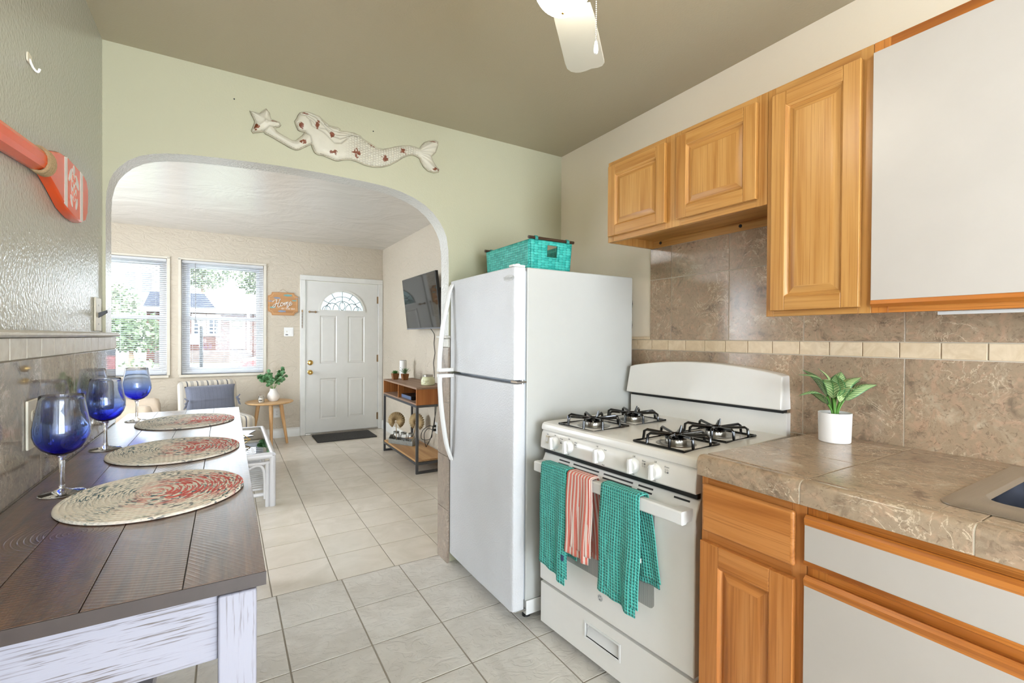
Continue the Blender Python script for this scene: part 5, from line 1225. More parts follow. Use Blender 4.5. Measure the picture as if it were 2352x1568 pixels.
# ------------------------------------------------------------------ striped slipper chair with grey cushion
def stripe_fabric():
    g = G('striped_upholstery'); u = g.xyz(g.co()); f = g.math('FRACT', g.math('DIVIDE', g.math('ADD', u[0], .6), .098))
    cream, taupe, dk = lin(226, 218, 202), lin(186, 180, 170), lin(92, 94, 102)
    col = g.ramp(f, [(0, dk), (.06, dk), (.065, cream), (.30, cream), (.31, taupe), (.62, taupe), (.63, cream), (.93, cream), (.94, dk), (1, dk)], 'CONSTANT')
    g.set(col=g.mix(g.val(g.noise(g.co(), 160, 3), .3, .7, 0, .15), col, taupe), rough=.85, sheen=.2); g.bump(g.noise(g.co(), 500, 2), .0006); return g.m
M_str = stripe_fabric()
ch = thing('slipper_chair', 'armless chair in cream striped upholstery below the right window', 'chair', (-.095, 6.02, 0), R(18), local=True)
part('seat', MB().box(-.285, .285, -.32, .20, .20, .425), M_str, ch, bevel=.05, seg=5)
part('backrest', MB().hexa([(-.285, .17, .22), (.285, .17, .22), (.285, .29, .22), (-.285, .29, .22), (-.285, .245, .785), (.285, .245, .785), (.285, .355, .785), (-.285, .355, .785)]), M_str, ch, bevel=.045, seg=5)
for x in (-.24, .24):
    for y in (-.26, .22): part('leg', MB().cyl((x, y, 0), (x, y, .205), .016, .024, 12), M_rod, ch)
def cushion_mat():
    g = G('slate_linen'); co = g.co(); w = g.math('FRACT', g.math('MULTIPLY', g.xyz(co)[0], 26.)); n_ = g.noise(co, 220, 3)
    col = g.mix(n_, lin(98, 104, 122), lin(128, 132, 148)); col = g.mix(g.ramp(w, [(.0, (.6, .6, .6)), (.08, (0, 0, 0)), (1, (0, 0, 0))]), col, lin(70, 76, 94)); g.set(col=col, rough=.9, sheen=.2)
    g.bump(g.noise(g.map(co, (1, 1, .3)), 30, 3), .006, .7); return g.m
M_cush = cushion_mat()
cu = thing('throw_cushion', 'slate grey lumbar cushion with side ties leaning on the striped chair', 'cushion', (-.148, 6.12, .588), R(18), local=True)
def pillow(u, v):
    a, b = u*2-1, v*2-1; return a, b
mb = MB()
def side(s):
    def fn(u, v):
        a, b = u*2-1, v*2-1; e = (1-abs(a)**3.2)**.5*(1-abs(b)**2.6)**.5 if abs(a) < 1 and abs(b) < 1 else 0
        pin = 1-.05*(a*a)*(1-abs(b)); x = a*.245*(1-.06*(1-b*b)*(0 if abs(a) < .9 else 1)); z = b*.155*pin
        sl = .012*math.exp(-((b-.1)/.10)**2)
        return (x, s*(.075*e+sl*e)+.02*b, z)
    return fn
mb.grid(side(-1), 26, 20); mb.grid(side(1), 26, 20); bmesh.ops.remove_doubles(mb.bm, verts=mb.bm.verts, dist=.0008)
part('cushion', mb, M_cush, cu, sharp=80)
for s in (-1, 1):
    mb = MB()
    for k, (dx, dz, ll) in enumerate(((.03, .03, .03), (.028, -.03, .03), (.02, -.075, .0), (.035, -.085, .0))):
        p0 = Vector((s*.236, -.055, .01)); p1 = p0+Vector((s*dx*.6, -.015, dz*.6)); p2 = p0+Vector((s*dx, -.01, dz)); mb.tube(smooth_path([p0, p1, p2] + ([p0+Vector((s*.01, -.02, dz*.3)), p0] if ll else []), 5), .006, 6)
    mb.sphere((s*.236, -.06, .01), .012, 8, 6); part('tie', mb, M_cush, cu)

# beige slipcovered armchair at the left
M_slip = simple('beige_slipcover', lin(222, 206, 186), .9, bump=.0015, bs=40, sheen=.2)
ac = thing('armchair', 'beige slipcovered armchair with rolled arm left of the striped chair', 'armchair', (-1.08, 6.0, 0))
def rollarm(y):
    P = [(-.07, .06), (.07, .06), (.075, .45)]+[(.015+.085*math.cos(R(t)), .525+.085*math.sin(R(t))) for t in range(-40, 221, 20)]+[(-.06, .45)]
    return MB().loft([[(x, y+a*k, .06+(z-.06)*(.5+.5*k)) for a, z in P] for x, k in ((-1.55, 1), (-.68, 1), (-.64, .95), (-.625, .8))])
for y in (5.71, 6.36): part('arm', rollarm(y), M_slip, ac, sharp=60)
part('seat_base', MB().box(-1.5, -.66, 5.79, 6.28, .06, .32), M_slip, ac, bevel=.02)
part('seat_cushion', MB().box(-1.35, -.63, 5.80, 6.275, .32, .47), M_slip, ac, bevel=.045, seg=4)
part('backrest', MB().box(-1.6, -1.33, 5.79, 6.28, .06, .60), M_slip, ac, bevel=.05, seg=4)
for x in (-1.5, -.72):
    for y in (5.68, 6.36): part('foot', MB().cyl((x, y, 0), (x, y, .062), .02, .025, 10), M_rod, ac)

# ------------------------------------------------------------------ white rattan coffee table
M_rat = simple('white_rattan_paint', lin(214, 214, 217), .28, bump=.0008, bs=35)
cf = thing('coffee_table', 'white painted rattan coffee table with a glass top beyond the bar table', 'coffee table', (-.02, 4.58, 0))
qx0, qx1, qy0, qy1, qz = -.33, .296, 3.985, 5.19, .405
mb = MB()
for x in (qx0, qx1):
    mb.tube([(x, qy0, qz-.02), (x, qy1, qz-.02)], .024, 12); mb.tube([(x, qy0, qz-.075), (x, qy1, qz-.075)], .012, 8)
for y in (qy0, qy1): mb.tube([(qx0, y, qz-.02), (qx1, y, qz-.02)], .024, 12); mb.tube([(qx0, y, qz-.075), (qx1, y, qz-.075)], .012, 8)
mb.tube([(qx0, 4.62, qz-.025), (qx1, 4.62, qz-.025)], .016, 10)
part('top_frame', mb, M_rat, cf)
for x in (qx0, qx1):
    for y in (qy0, qy1):
        s1 = 1 if x > 0 else -1; part('leg', MB().tube([(x, y, .0), (x, y, qz-.02)], .023, 12).tube([(x-s1*.034, y, .0), (x-s1*.034, y, qz-.06)], .014, 10), M_rat, cf)
mb = MB()
for y in (qy0, qy1):
    for s1, x in ((1, qx1), (-1, qx0)):
        mb.tube(smooth_path([(x-s1*.05, y, .06), (x-s1*.055, y, .26), (x-s1*.09, y, .315), (x-s1*.15, y, .30), (x-s1*.23, y, .23)], 6), .010, 8)
for x in (qx0+.02, qx1-.02): mb.tube([(x, qy0+.03, .10), (x, qy1-.03, .10)], .016, 10)
for y in (qy0+.03, qy1-.03): mb.tube([(qx0+.02, y, .085), (qx1-.02, y, .085)], .014, 10)
y = qy0+.09
while y < qy1-.05: mb.tube([(qx0+.02, y, .112), (qx1-.02, y, .112)], .0085, 8); y += .062
part('lower_shelf', mb, M_rat, cf)
part('glass_top', MB().box(qx0+.018, qx1-.018, qy0+.018, qy1-.018, qz-.008, qz-.001), pane_mat('table_glass', (.93, .97, .96, 1), 1.6), cf)
tr_ = thing('terrarium', 'geometric brass-wire holder with a small succulent on the coffee table', 'plant', (.03, 4.36, qz))
tc2 = Vector((.05, 4.38, qz+.0006)); hp = [tc2+Vector((.12*math.cos(2*PI*k/5+.25), .12*math.sin(2*PI*k/5+.25), .03)) for k in range(5)]; bp_ = [tc2+Vector((.07*math.cos(2*PI*k/5+.25), .07*math.sin(2*PI*k/5+.25), .003)) for k in range(5)]; ap = tc2+Vector((-.07, 0, .19))
mb = MB()
for k in range(5): mb.tube([hp[k], hp[(k+1) % 5]], .003, 6); mb.tube([hp[k], ap], .003, 6); mb.tube([hp[k], bp_[k]], .003, 6); mb.tube([bp_[k], bp_[(k+1) % 5]], .003, 6)
part('wire_frame', mb, M_brass, tr_)
sp_ = part('cup', MB().lathe([(.001, .001), (.045, .001), (.055, .05), (.05, .05), (.001, .042)], tuple(tc2), 20), simple('teal_pot', lin(58, 128, 132), .4), tr_)
M_suc = simple('succulent_green', lin(84, 142, 72), .5, var=.2)
for k in range(22):
    a_ = k*2.4; r_ = .012+.0022*k; leaf(tr_, tc2+Vector((r_*.3*math.cos(a_), r_*.3*math.sin(a_), .045)), tc2+Vector((r_*1.3*math.cos(a_), r_*1.3*math.sin(a_), .12-.002*k)), .02, .004, mat=M_suc)
M_pap = simple('glossy_brochure', lin(232, 234, 240), .3, var=.05)
for k, (x, y, a_) in enumerate(((.05, 4.80, .5), (.09, 4.90, -.35), (.02, 4.93, .1))):
    tag(part('brochure', MB().prism([(-.10*math.cos(a_)+.14*math.sin(a_), -.10*math.sin(a_)-.14*math.cos(a_)), (.10*math.cos(a_)+.14*math.sin(a_), .10*math.sin(a_)-.14*math.cos(a_)), (.10*math.cos(a_)-.14*math.sin(a_), .10*math.sin(a_)+.14*math.cos(a_)), (-.10*math.cos(a_)-.14*math.sin(a_), -.10*math.sin(a_)+.14*math.cos(a_))], 'xy', 0, .0012), M_pap, origin=(x, y, qz+.0002+.0016*(2-k) if k < 3 else 0)),
        ['white brochure on top of the pile nearest the succulent on the glass table', 'white brochure in the middle of the pile on the glass table', 'white brochure at the bottom of the pile on the glass table'][k], 'brochure', 'brochures on the coffee table')

# ------------------------------------------------------------------ console table
M_pine = oak('rustic_pine', 'z', lin(190, 124, 66), lin(160, 96, 46), lin(104, 60, 28), .55, .6); M_piney = oak('rustic_pine_board', 'y', lin(164, 136, 114), lin(138, 110, 90), lin(104, 80, 64), .6, .6); M_shelf = oak('pale_pine_shelf', 'y', lin(206, 166, 118), lin(188, 146, 98), lin(154, 112, 70), .55, .5)
co_ = thing('console_table', 'rustic wood and grey iron console table under the television', 'console table', (1.69, 4.745, 0))
kx0, kx1, ky0, ky1, kz = 1.515, 1.858, 4.205, 5.285, .812
part('top_board', MB().box(kx0, kx1, ky0, ky1, kz-.017, kz), M_piney, co_, bevel=.002)
mb = MB(); mb.box(kx0, kx1, ky0+.016, ky1-.016, .647, .663); part('cubby_floor', mb, M_piney, co_, bevel=.001)
for a_, b_ in ((ky0, ky0+.016), (ky1-.016, ky1)): part('side_panel', MB().box(kx0, kx1, a_, b_, .647, kz-.0175), M_pine, co_, bevel=.001)
mb = MB(); mb.prism(ellipse(1.77, .728, .014, .010, 14), 'xz', ky0-.0006, ky0+.002); part('wood_knot', mb, simple('dark_knot', lin(54, 30, 18), .6), co_)
part('divider', MB().box(kx0+.002, kx1-.02, 4.752, 4.768, .663, kz-.0175), M_pine, co_, bevel=.001)
mb = MB()
for k in range(5): mb.box(kx1-.014, kx1-.002, ky0+.016+k*.2096, ky0+.0156+(k+1)*.2096, .663, kz-.0175)
part('back_panel', mb, M_pine, co_)
mb = MB(); t_ = .022
for y in (ky0, ky1-t_):
    for x in (kx0, kx1-t_): mb.box(x, x+t_, y, y+t_, 0, .646)
    mb.box(kx0+t_, kx1-t_, y, y+t_, .624, .646); mb.box(kx0+t_, kx1-t_, y, y+t_, 0, .022); mb.box(kx0+t_, kx1-t_, y, y+t_, .085, .107)
for x in (kx0, kx1-t_): mb.box(x, x+t_, ky0+t_, ky1-t_, .624, .646); mb.box(x, x+t_, ky0+t_, ky1-t_, .085, .107)
part('iron_frame', mb, M_iron, co_)
part('bottom_shelf', MB().box(kx0+.004, kx1-.004, ky0+t_+.0015, ky1-t_-.0015, .1075, .126), M_shelf, co_, bevel=.002)

def succulent(label, c, kind):
    r = thing('potted_succulent', label, 'plant', (*c, kz), group='succulents on the console table')
    a = .016
    part('pot', MB().hexa([(c[0]-.027, c[1]-.027, kz+.0004), (c[0]+.027, c[1]-.027, kz+.0004), (c[0]+.027, c[1]+.027, kz+.0004), (c[0]-.027, c[1]+.027, kz+.0004), (c[0]-.037, c[1]-.037, kz+.068), (c[0]+.037, c[1]-.037, kz+.068), (c[0]+.037, c[1]+.037, kz+.068), (c[0]-.037, c[1]+.037, kz+.068)]), simple('brown_wood_pot', lin(132, 86, 46), .6, var=.2), r, bevel=.003)
    b = Vector((*c, kz+.066)); n = 16 if kind else 26; mtl = M_suc if kind else simple('agave_green', lin(104, 136, 92), .5, var=.2)
    for k in range(n):
        t = k*2.4; el = (.25+.9*(k/n)) if kind else (.5+.9*(k/n)); L = (.05 if kind else .085)*(1-.2*k/n)
        leaf(r, b, b+Vector((math.cos(t)*math.cos(el), math.sin(t)*math.cos(el), math.sin(el)))*L, .022 if kind else .008, .004, mat=mtl)
succulent('rosette succulent in a square brown pot at the far end of the console', (1.610, 5.165), 1)
succulent('spiky succulent in a square brown pot in front of the white cylinder', (1.686, 5.055), 0)
sp_ = thing('smart_speaker', 'tall white cylindrical speaker behind the succulents on the console', 'speaker', (1.735, 5.265, kz))
part('body', MB().lathe([(.001, kz+.0004), (.036, kz+.0004), (.040, kz+.004), (.0405, kz+.196), (.038, kz+.205), (.001, kz+.205)], (1.735, 5.265, 0), 36), M_plw, sp_); part('status_light', MB().sphere((1.7, 5.245, kz+.125), .004, 8, 6), M_dark, sp_)
part('top_cap', MB().lathe([(.001, kz+.2052), (.036, kz+.2052), (.034, kz+.208), (.001, kz+.208)], (1.735, 5.265, 0), 32), M_grey_print, sp_)
cj = thing('candle_jar', 'wide pale green candle jar with a metal lid at the near end of the console', 'candle', (1.715, 4.43, kz)); cc = (1.715, 4.43)
part('jar', MB().lathe([(.001, kz+.0005), (.062, kz+.0005), (.068, kz+.006), (.069, kz+.05), (.058, kz+.075), (.046, kz+.084), (.001, kz+.084)], (*cc, 0), 36), simple('pale_green_glass', lin(218, 220, 184), .12), cj)
part('lid', MB().lathe([(.001, kz+.084), (.050, kz+.084), (.050, kz+.102), (.046, kz+.104), (.001, kz+.104)], (*cc, 0), 36), M_steel, cj)
mb = MB()
for j in range(3): mb.grid(lambda u, v, j=j: (cc[0]+.0693*math.cos(R(205+u*(50-12*j))), cc[1]+.0693*math.sin(R(205+u*(50-12*j))), kz+.042-.012*j+v*.005), 8, 1)
part('label_print', mb, simple('olive_print', lin(168, 166, 120), .6), cj, solid=.0003)
cb = thing('cable_box', 'flat dark blue cable box in the near cubby of the console', 'cable box', (1.65, 4.6, .6635))
part('case', MB().box(1.546, 1.77, 4.44, 4.735, .667, .704), simple('cable_box_black', lin(22, 24, 30), .35), cb, bevel=.003); part('front_panel', MB().box(1.543, 1.5465, 4.442, 4.733, .669, .702), simple('slate_blue_panel', lin(88, 108, 142), .25), cb, bevel=.001)
mb = MB()
for x in (1.57, 1.75):
    for y in (4.46, 4.715): mb.cyl((x, y, .6634), (x, y, .668), .008, n=10)
part('foot', mb, M_dark, cb)
# tray of jars with palm fans
M_galv = simple('galvanised_steel', lin(150, 152, 148), .42, .85, var=.14, vs=40)
AN = math.atan2(-.259, .155); tp = Vector((1.645, 4.965, .1264)); td = Vector((math.cos(AN), math.sin(AN), 0)); tn = Vector((-td.y, td.x, 0))
ty = thing('galvanized_tray', 'grey galvanised tray holding three jars on the console shelf', 'tray', tuple(tp), AN, local=True)
TL, TW = .165, .055
mb = MB(); mb.box(-TL, TL, -TW, TW, .0005, .003); mb.box(-TL, TL, -TW, -TW+.002, .003, .05); mb.box(-TL, TL, TW-.002, TW, .003, .05)
for s in (-1, 1): mb.prism([(-TW, .003), (TW, .003), (TW, .05), (.03, .085), (-.03, .085), (-TW, .05)], 'yz', s*TL-.001, s*TL+.001)
part('tray_body', mb, M_galv, ty); mb = MB(); mb.tube(smooth_path([(-.05, -TW-.002, .045), (-.03, -TW-.012, .075), (0, -TW-.016, .085), (.03, -TW-.012, .075), (.05, -TW-.002, .045)], 5), .0022, 6); part('handle', mb, M_iron, ty)
mj = thing('mason_jar', 'clear glass jar holding a dried palm fan at the far end of the galvanised tray', 'jar', tuple(tp-td*.105+Vector((0, 0, .0035))), AN, group='jars in the galvanised tray', local=True)
part('glass_jar', MB().lathe([(.001, .0005), (.034, .0005), (.038, .006), (.038, .085), (.028, .105), (.028, .115), (.026, .115), (.026, .105), (.036, .084), (.036, .004), (.001, .003)], n=28), M_pane, mj)
part('band', MB().lathe([(.0285, .102), (.031, .102), (.031, .122), (.0285, .122)], n=28, closed=True), M_galv, mj)
dup(mj, tuple(tp+Vector((0, 0, .0035))), 'empty clear glass jar in the middle of the galvanised tray')
dup(mj, tuple(tp+td*.105+Vector((0, 0, .0035))), 'clear glass jar holding a dried palm fan at the near end of the galvanised tray')
g = G('dried_palm'); u = g.xyz(g.uv()); g.set(col=g.mix(g.noise(g.co(), 30, 3), lin(150, 124, 84), lin(196, 172, 128)), rough=.8); M_palm = g.m
def palm(label, base, r, face, lean):
    p = thing('dried_palm_fan', label, 'dried palm', tuple(base), group='dried palm fans in the jars')
    base = Vector(base); hub = base+Vector(lean); part('stem', MB().tube(smooth_path([base, base.lerp(hub, .5)+Vector((.004, 0, 0)), hub], 5), .004, 7), M_palm, p)
    f_ = Vector(face).normalized(); ux_ = f_.cross(Vector((0, 0, 1))).normalized(); mb = MB(); n = 44; V0 = []; V1 = []
    for k in range(n+1):
        t = R(-150+300*k/n); d_ = Vector((0, 0, 1))*math.cos(t)+ux_*math.sin(t); z_ = f_*(.011 if k % 2 else -.011); rr = r*(1+.12*math.cos(t)-.1*math.sin(t))*.95
        V0.append(mb.bm.verts.new(hub+d_*.01)); V1.append(mb.bm.verts.new(hub+d_*rr+z_))
    for k in range(n): mb._f([V0[k], V0[k+1], V1[k+1], V1[k]])
    part('fan', mb, M_palm, p, solid=.0012, sharp=10)
palm('dried palm fan standing in the far jar of the galvanised tray', tp-td*.105+Vector((0, 0, .008)), .096, (-.6, -1, .2), (.0, .02, .225))
palm('dried palm fan standing in the near jar, behind the console leg', tp+td*.105+Vector((0, 0, .008)), .098, (-.8, -.6, .1), (.045, -.02, .23))

# ------------------------------------------------------------------ television and cords
tv = thing('television', 'black flat television tilted on a wall bracket above the console', 'television', (1.80, 4.675, 1.648))
til = R(6.5); cN = Vector((1.715, 4.675, 1.648)); vn = Vector((-math.cos(til), 0, -math.sin(til))); vu = Vector((-math.sin(til), 0, math.cos(til))); vy = Vector((0, 1, 0))
def slab3(mb, y0, y1, z0, z1, d0, d1): mb.hexa([cN+vy*a+vu*b+vn*d for d in (d0, d1) for a, b in ((y0, z0), (y1, z0), (y1, z1), (y0, z1))])
mb = MB(); slab3(mb, -.49, .49, -.278, .278, -.032, -.001); slab3(mb, -.30, .30, -.2, .15, -.058, -.032); part('housing', mb, simple('tv_black_plastic', lin(20, 20, 22), .3), tv, bevel=.004)
mb = MB(); slab3(mb, -.483, .483, -.264, .272, -.001, .0006); part('screen', mb, simple('tv_glass_screen', lin(20, 21, 22), .05, spec=.8), tv)
mb = MB(); slab3(mb, -.486, .486, -.278, -.266, -.001, .001); part('bottom_bezel', mb, simple('tv_silver_strip', lin(120, 124, 134), .2, .4), tv)
mb = MB(); mb.box(1.862, XR-.0006, 4.48, 4.87, 1.53, 1.55).box(1.862, XR-.0006, 4.48, 4.87, 1.74, 1.76).box(1.868, XR-.0006, 4.5, 4.52, 1.5, 1.8).box(1.868, XR-.0006, 4.83, 4.85, 1.5, 1.8); mb.bar((1.866, 4.6, 1.75), (1.77, 4.6, 1.68), .02, .03).bar((1.866, 4.75, 1.75), (1.77, 4.75, 1.68), .02, .03).bar((1.866, 4.6, 1.54), (1.775, 4.6, 1.56), .02, .03).bar((1.866, 4.75, 1.54), (1.775, 4.75, 1.56), .02, .03)
part('wall_bracket', mb, M_dark, tv)
M_cord = simple('black_cord', lin(24, 24, 26), .45)
def cord(label, pts, plug=None):
    r = thing('power_cord', label, 'cord', tuple(pts[0])); part('cable', MB().tube(smooth_path(pts, 6), .0036, 6), M_cord, r)
    if plug:
        mb = MB()
        for q in plug: mb.box(q[0]-.028, q[0]-.002, q[1]-.011, q[1]+.011, q[2]-.012, q[2]+.012)
        part('plug', mb, M_cord, r, bevel=.003)
cord('black television cord running down the textured wall to the console', [(1.80, 4.66, 1.41), (1.868, 4.655, 1.32), (1.872, 4.67, 1.22), (1.871, 4.64, 1.12), (1.872, 4.68, 1.02), (1.8715, 4.66, .92), (1.871, 4.65, .82), (1.8715, 4.65, .74), (1.8725, 4.64, .66)])
cord('black cord hanging from under the console and plugged into the upper socket', [(1.872, 4.63, .62), (1.868, 4.625, .52), (1.866, 4.62, .42), (1.845, 4.61, .36), (1.80, 4.63, .36), (1.76, 4.70, .30), (1.755, 4.72, .22), (1.785, 4.66, .21), (1.82, 4.60, .24), (1.83, 4.60, .30), (1.838, 4.606, .357)], [(XR-.009, 4.606, .3575)])
cord('black cord looped below the console and plugged into the lower socket', [(1.872, 4.60, .62), (1.862, 4.585, .52), (1.85, 4.595, .42), (1.846, 4.62, .32), (1.83, 4.65, .22), (1.81, 4.69, .13+.02), (1.80, 4.70, .131), (1.78, 4.69, .20), (1.775, 4.68, .28), (1.80, 4.64, .33), (1.838, 4.606, .3185)], [(XR-.009, 4.606, .3185)])
# ------------------------------------------------------------------ outside the windows
GZ = -.25
def noisy(name, c1, c2, s, rough=.9):
    g = G(name); g.set(col=g.mix(g.val(g.noise(g.co(), s, 4), .35, .65), c1, c2), rough=rough, spec=.04); return g.m
struct('ground', MB().box(-30, 30, YF+.17, 60, GZ-.1, GZ), noisy('lawn', (.085, .10, .065, 1), (.12, .13, .10, 1), 1.5), 'sunlit lawn in front of the house', 'lawn')
struct('path', MB().box(-30, 30, 20, 25, GZ, GZ+.02), noisy('concrete_road', (.22, .215, .21, 1), (.26, .255, .25, 1), 2), 'pale concrete street across the lawn', 'road')
def bricks():
    g = G('red_brick'); co = g.co(); u = g.xyz(co); v = g.vec(g.math('ADD', u[0], u[1]), u[2])
    b = g.n('TexBrick', {'Vector': v, 'Color1': (.060, .026, .020, 1), 'Color2': (.075, .034, .027, 1), 'Mortar': (.11, .09, .08, 1), 'Scale': 1., 'Mortar Size': .012, 'Brick Width': .26, 'Row Height': .09})
    g.set(col=b.outputs[0], rough=.85, spec=.04); return g.m
M_brick = bricks(); M_roof = noisy('slate_roof', (.02, .023, .032, 1), (.03, .033, .043, 1), 3); M_winD = simple('far_window_glass', (.025, .03, .04, 1), .1)
k_ = 34/15.
def hx(x): return x*k_
def hz(z): return 1.29+(z-1.29)*k_
HY = 34.0
ho = thing('brick_house', 'red brick house with a grey roof and white door across the street', 'house', (-.2, HY, GZ))
part('wall', MB().box(hx(-1.75), hx(1.6), HY, HY+6, GZ, hz(1.90)), M_brick, ho)
mb = MB(); mb.box(hx(-1.8), hx(1.65), HY-.35, HY+6.2, hz(1.89), hz(2.02)); part('eave', mb, M_trimw, ho)
mb = MB(); mb.hexa([(hx(-1.8), HY-.4, hz(2.02)), (hx(-.255), HY-.4, hz(2.02)), (hx(-.255), HY+6, hz(2.02)), (hx(-1.8), HY+6, hz(2.02)), (hx(-1.8), HY+2.6, hz(2.50)), (hx(-.56), HY+2.6, hz(2.50)), (hx(-.56), HY+3.2, hz(2.50)), (hx(-1.8), HY+3.2, hz(2.50))]); part('roof', mb, M_roof, ho)
mb = MB(); mb.prism([(hx(-.255), hz(2.02)), (hx(1.7), hz(2.02)), (hx(1.0), hz(2.45)), (hx(.3), hz(2.45))], 'xz', HY+.2, HY+5.8); part('gable', mb, simple('pale_siding', lin(226, 226, 222), .7), ho)
for a, b in ((-.756, -.526), (-.417, -.194)):
    mb = MB(); mb.box(hx(a)-.1, hx(b)+.1, HY-.06, HY, hz(1.32)-.1, hz(1.81)+.12); fw_ = part('window', mb, M_trimw, ho)
    mb = MB()
    for i in range(2):
        for j in range(5): w_ = hx(b)-hx(a); h_ = hz(1.80)-hz(1.325); mb.box(hx(a)+w_*i/2+.03, hx(a)+w_*(i+1)/2-.03, HY-.075, HY-.055, hz(1.325)+h_*j/5+.025, hz(1.325)+h_*(j+1)/5-.025)
    part('pane', mb, M_winD, fw_)
mb = MB(); mb.box(hx(.06), hx(.43), HY-.06, HY, hz(.92), hz(1.75)); dr_ = part('door', mb, M_trimw, ho)
mb = MB(); mb.tube([(hx(.235)+.26*math.cos(t), HY-.1, hz(1.64)+.26*math.sin(t)) for t in (2*PI*i/16 for i in range(16))], .09, 8, closed=True); part('wreath', mb, noisy('wreath_green', lin(96, 100, 84), lin(126, 126, 110), 8), dr_)
mb = MB(); mb.box(hx(-1.5), hx(.55), HY-2.0, HY, GZ, hz(.89)); mb.box(hx(-.5), hx(.5), HY-2.4, HY-2.0, GZ, hz(.80)); part('porch', mb, noisy('porch_concrete', (.10, .082, .075, 1), (.12, .10, .09, 1), 3), ho)
for x in (.48, 1.55): part('porch_post', MB().box(hx(x)-.07, hx(x)+.07, HY-1.9, HY-1.76, hz(.89), hz(1.9)), M_trimw, ho)
h2 = thing('siding_house', 'white sided house seen through the left window', 'house', (-8, 48, GZ))
part('wall', MB().box(-14.5, -4.6, 48, 54, GZ, 7.5), simple('white_siding', lin(232, 232, 228), .7), h2)
mb = MB(); mb.prism([(-15, 7.5), (-4.2, 7.5), (-9.6, 11)], 'xz', 47.6, 54.4); part('roof', mb, M_roof, h2)
for x in (-6.6, -5.55):
    w_ = part('window', MB().box(x-.4, x+.4, 47.92, 48, 4.6, 6.5), M_trimw, h2); part('pane', MB().box(x-.32, x+.32, 47.9, 47.92, 4.7, 6.4), simple('pale_far_glass', (.10, .12, .15, 1), .2), w_)
# lamp post on the lawn
lp = thing('lamp_post', 'black lamp post with a glass lantern on the lawn', 'lamp post', (-.43, 11, GZ))
part('post', MB().cyl((-.43, 11, GZ), (-.43, 11, 1.47), .03, n=14).cyl((-.43, 11, GZ), (-.43, 11, GZ+.12), .06, .04, 14), M_dark, lp)
mb = MB()
for sx in (-1, 1):
    for sy in (-1, 1): mb.tube([(-.43+sx*.035, 11+sy*.035, 1.47), (-.43+sx*.062, 11+sy*.062, 1.59)], .005, 5)
mb.lathe([(.05, 1.47), (.05, 1.475), (.001, 1.475)], (-.43, 11, 0), 4); mb.lathe([(.10, 1.59), (.03, 1.64), (.001, 1.655)], (-.43, 11, 0), 4); la = part('lantern', mb, simple('lantern_pale_metal', lin(190, 186, 176), .4), lp)
part('pane', MB().lathe([(.045, 1.476), (.075, 1.588)], (-.43, 11, 0), 4), M_pane, la)
# leafy masses
def foliage(mb, c, r, n, size, rnd, sq=(1, 1, 1)):
    for k in range(n):
        d = Vector((rnd.gauss(0, 1), rnd.gauss(0, 1), rnd.gauss(0, 1))).normalized()*rnd.random()**.35
        p = Vector(c)+Vector((d.x*r*sq[0], d.y*r*sq[1], d.z*r*sq[2])); a = Vector((rnd.uniform(-1, 1), rnd.uniform(-1, 1), rnd.uniform(-1, 1))).normalized(); b = a.orthogonal().normalized()
        s = size*rnd.uniform(.6, 1.3); mb._f([mb.bm.verts.new(p+a*s), mb.bm.verts.new(p+b*s*.5), mb.bm.verts.new(p-a*s), mb.bm.verts.new(p-b*s*.5)])
M_fol1 = noisy('leaf_green', (.075, .105, .06, 1), (.14, .17, .10, 1), 1.6); M_fol2 = noisy('leaf_pale', (.11, .135, .085, 1), (.18, .20, .13, 1), 2.2); M_bark = noisy('bark', lin(110, 94, 78), lin(140, 122, 102), 6)
rn = random.Random(11)
for nm, lb, c, r, n, sz, m, sq in (('flowering_shrub', 'pale green shrub low in the left window', (-1.15, 9.2, .34), .56, 900, .05, M_fol2, (1.25, .6, 1)), ('flowering_shrub', 'pale green shrub at the left edge of the left window', (-2.45, 9.0, .36), .52, 700, .05, M_fol2, (1, .6, 1)),
        ('garden_shrub', 'dark green shrub under the right window beside the lamp post', (-.12, 9.0, .40), .36, 700, .045, M_fol1, (1, .6, .9)), ('garden_shrub', 'dark green shrub low at the right side of the right window', (.72, 9.3, .36), .38, 500, .045, M_fol1, (1, .6, .9))):
    t_ = thing(nm, lb, 'shrub', (c[0], c[1], GZ), group='shrubs outside the windows'); mb = MB(); foliage(mb, c, r, n, sz, rn, sq); part('foliage', mb, m, t_)
    mb = MB()
    for j in range(5): mb.tube([(c[0]+.03*j-.06, c[1], GZ), (c[0]+.16*(j-2), c[1], c[2])], .012, 5)
    part('stem', mb, M_bark, t_)
for lb, x, y, h, r, n, m in (('broad dark tree behind the shrubs in the left window', -2.3, 16.5, 1.35, .8, 1500, M_fol1), ('tall tree over the roof of the brick house', -1.7, 44.5, 6.6, 1.8, 1500, M_fol2), ('tall tree beyond the gable of the brick house', 3.2, 51, 7.0, 2.4, 1500, M_fol2), ('pale tree in front of the white house', -5.2, 29.5, 2.6, 1.5, 1500, M_fol2)):
    t_ = thing('garden_tree', lb, 'tree', (x, y, GZ), group='trees outside the windows'); mb = MB(); foliage(mb, (x, y, h), r, n, .10*r, rn, (1.15, .8, 1) if r > 1 else (1.7, .8, .7)); part('crown', mb, m, t_)
    part('trunk', MB().tube([(x, y, GZ), (x+.05, y, h*.5), (x, y, h)], [.09*r, .07*r, .03*r], 8), M_bark, t_)
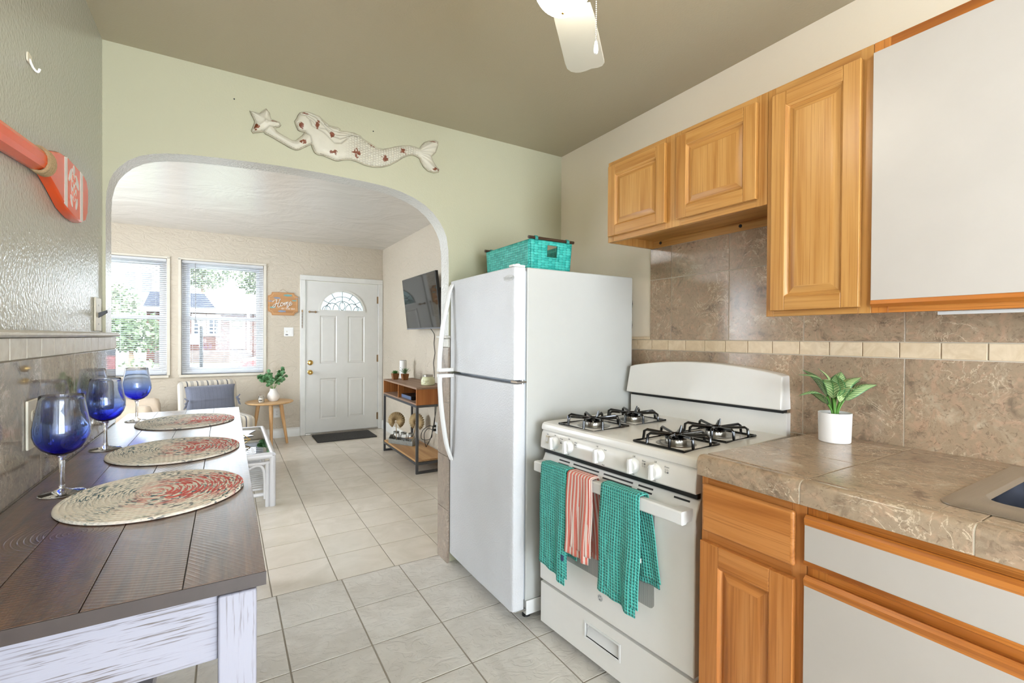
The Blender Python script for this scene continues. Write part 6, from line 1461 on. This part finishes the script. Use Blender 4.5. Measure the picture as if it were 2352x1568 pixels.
# porch chair
def plastic_chair(x, y, z, label):
    r = thing('porch_chair', label, 'chair', (x, y, z)); mb = MB()
    part('seat', MB().box(x-.28, x+.28, y-.25, y+.25, z+.40, z+.44), M_plw, r, bevel=.01)
    mb = MB()
    for i in range(5): mb.box(x-.26+.108*i, x-.17+.108*i, y+.22, y+.26, z+.44, z+.92)
    mb.box(x-.28, x+.28, y+.22, y+.26, z+.90, z+.97); part('backrest', mb, M_plw, r)
    for sx in (-1, 1):
        part('arm', MB().box(x+sx*.30-.03, x+sx*.30+.03, y-.25, y+.25, z+.62, z+.65), M_plw, r)
        for sy in (-1, 1): part('leg', MB().tube([(x+sx*.26, y+sy*.22, z+.63), (x+sx*.31, y+sy*.26, z)], .025, 6), M_plw, r)
plastic_chair(hx(-.72), HY-1.2, hz(.89)+.002, 'white plastic chair on the porch of the brick house')
# car at the right
car = thing('parked_car', 'red car parked at the right of the window view', 'car', (1.9, 17, GZ))
M_car = simple('red_car_paint', (.16, .03, .03, 1), .15, coat=.6)
side_ = [(.30, .28), (.33, .62), (.45, .78), (1.0, .90), (1.62, 1.45), (2.5, 1.50), (3.3, 1.05), (3.9, .98), (4.0, .5), (3.95, .25)]
part('body', MB().prism([(x, z-.25+.0) for x, z in side_[:4]]+[(3.3, .80), (3.9, .73), (4.0, .25), (3.95, .02)], 'xz', 16.2, 17.8), M_car, car, bevel=.05)
part('cabin', MB().prism([(1.0, .65), (1.55, 1.15), (2.5, 1.2), (3.3, .80), (3.3, .65)], 'xz', 16.3, 17.7), M_car, car, bevel=.04)
part('windshield', MB().hexa([(1.0, 16.36, .66), (1.0, 17.64, .66), (1.06, 17.64, .66), (1.06, 16.36, .66), (1.51, 16.45, 1.13), (1.51, 17.55, 1.13), (1.57, 17.55, 1.13), (1.57, 16.45, 1.13)]), M_winD, car)
part('side_window', MB().prism([(1.2, .72), (1.58, 1.08), (2.45, 1.12), (3.1, .78)], 'xz', 16.285, 16.31), M_winD, car)
for x in (.95, 3.2):
    for y in (16.22, 17.72): w_ = part('wheel', MB().cyl((x, y-.06, GZ+.31), (x, y+.1, GZ+.31), .31, n=24), M_dark, car); part('hubcap', MB().cyl((x, y-.075, GZ+.31), (x, y-.06, GZ+.31), .2, n=20), M_steel, w_)
part('headlight', MB().sphere((.34, 16.45, .34), .1, 10, 8), M_plw, car)
# kitchen rear and left openings added unseen for fill; living room side window
def plain_window(n, axis, a0, a1, z0, z1, p, lb, c):
    w = thing('window_%d' % n, lb, 'window', c, kind='structure'); mb = MB(); t = .05
    def bx(u0, u1, v0, v1, d0, d1): (mb.box(u0, u1, d0, d1, v0, v1) if axis == 'y' else mb.box(d0, d1, u0, u1, v0, v1))
    for u0, u1, v0, v1 in ((a0, a0+t, z0, z1), (a1-t, a1, z0, z1), (a0+t, a1-t, z0, z0+t), (a0+t, a1-t, z1-t, z1), ((a0+a1)/2-.02, (a0+a1)/2+.02, z0+t, z1-t)): bx(u0, u1, v0, v1, p-.03, p+.03)
    part('window_frame', mb, M_sash, w); mb = MB(); bx(a0+t, a1-t, z0+t, z1-t, p-.004, p); part('pane', mb, M_pane, w)
plain_window(3, 'y', -.34, 1.74, .06, 2.15, YB-.03, 'wide glazed patio door added unseen behind the camera for fill light', (.70, YB-.05, .06))
plain_window(4, 'x', 3.7, 5.5, .75, 2.15, LXL+.0-.03, 'side window of the living room out of view', (LXL-.05, 4.6, .75))
plain_window(5, 'x', -2.3, -.8, .85, 2.05, XL-.05, 'kitchen window added unseen in the left wall behind the camera for fill light', (XL-.05, -1.55, .85))
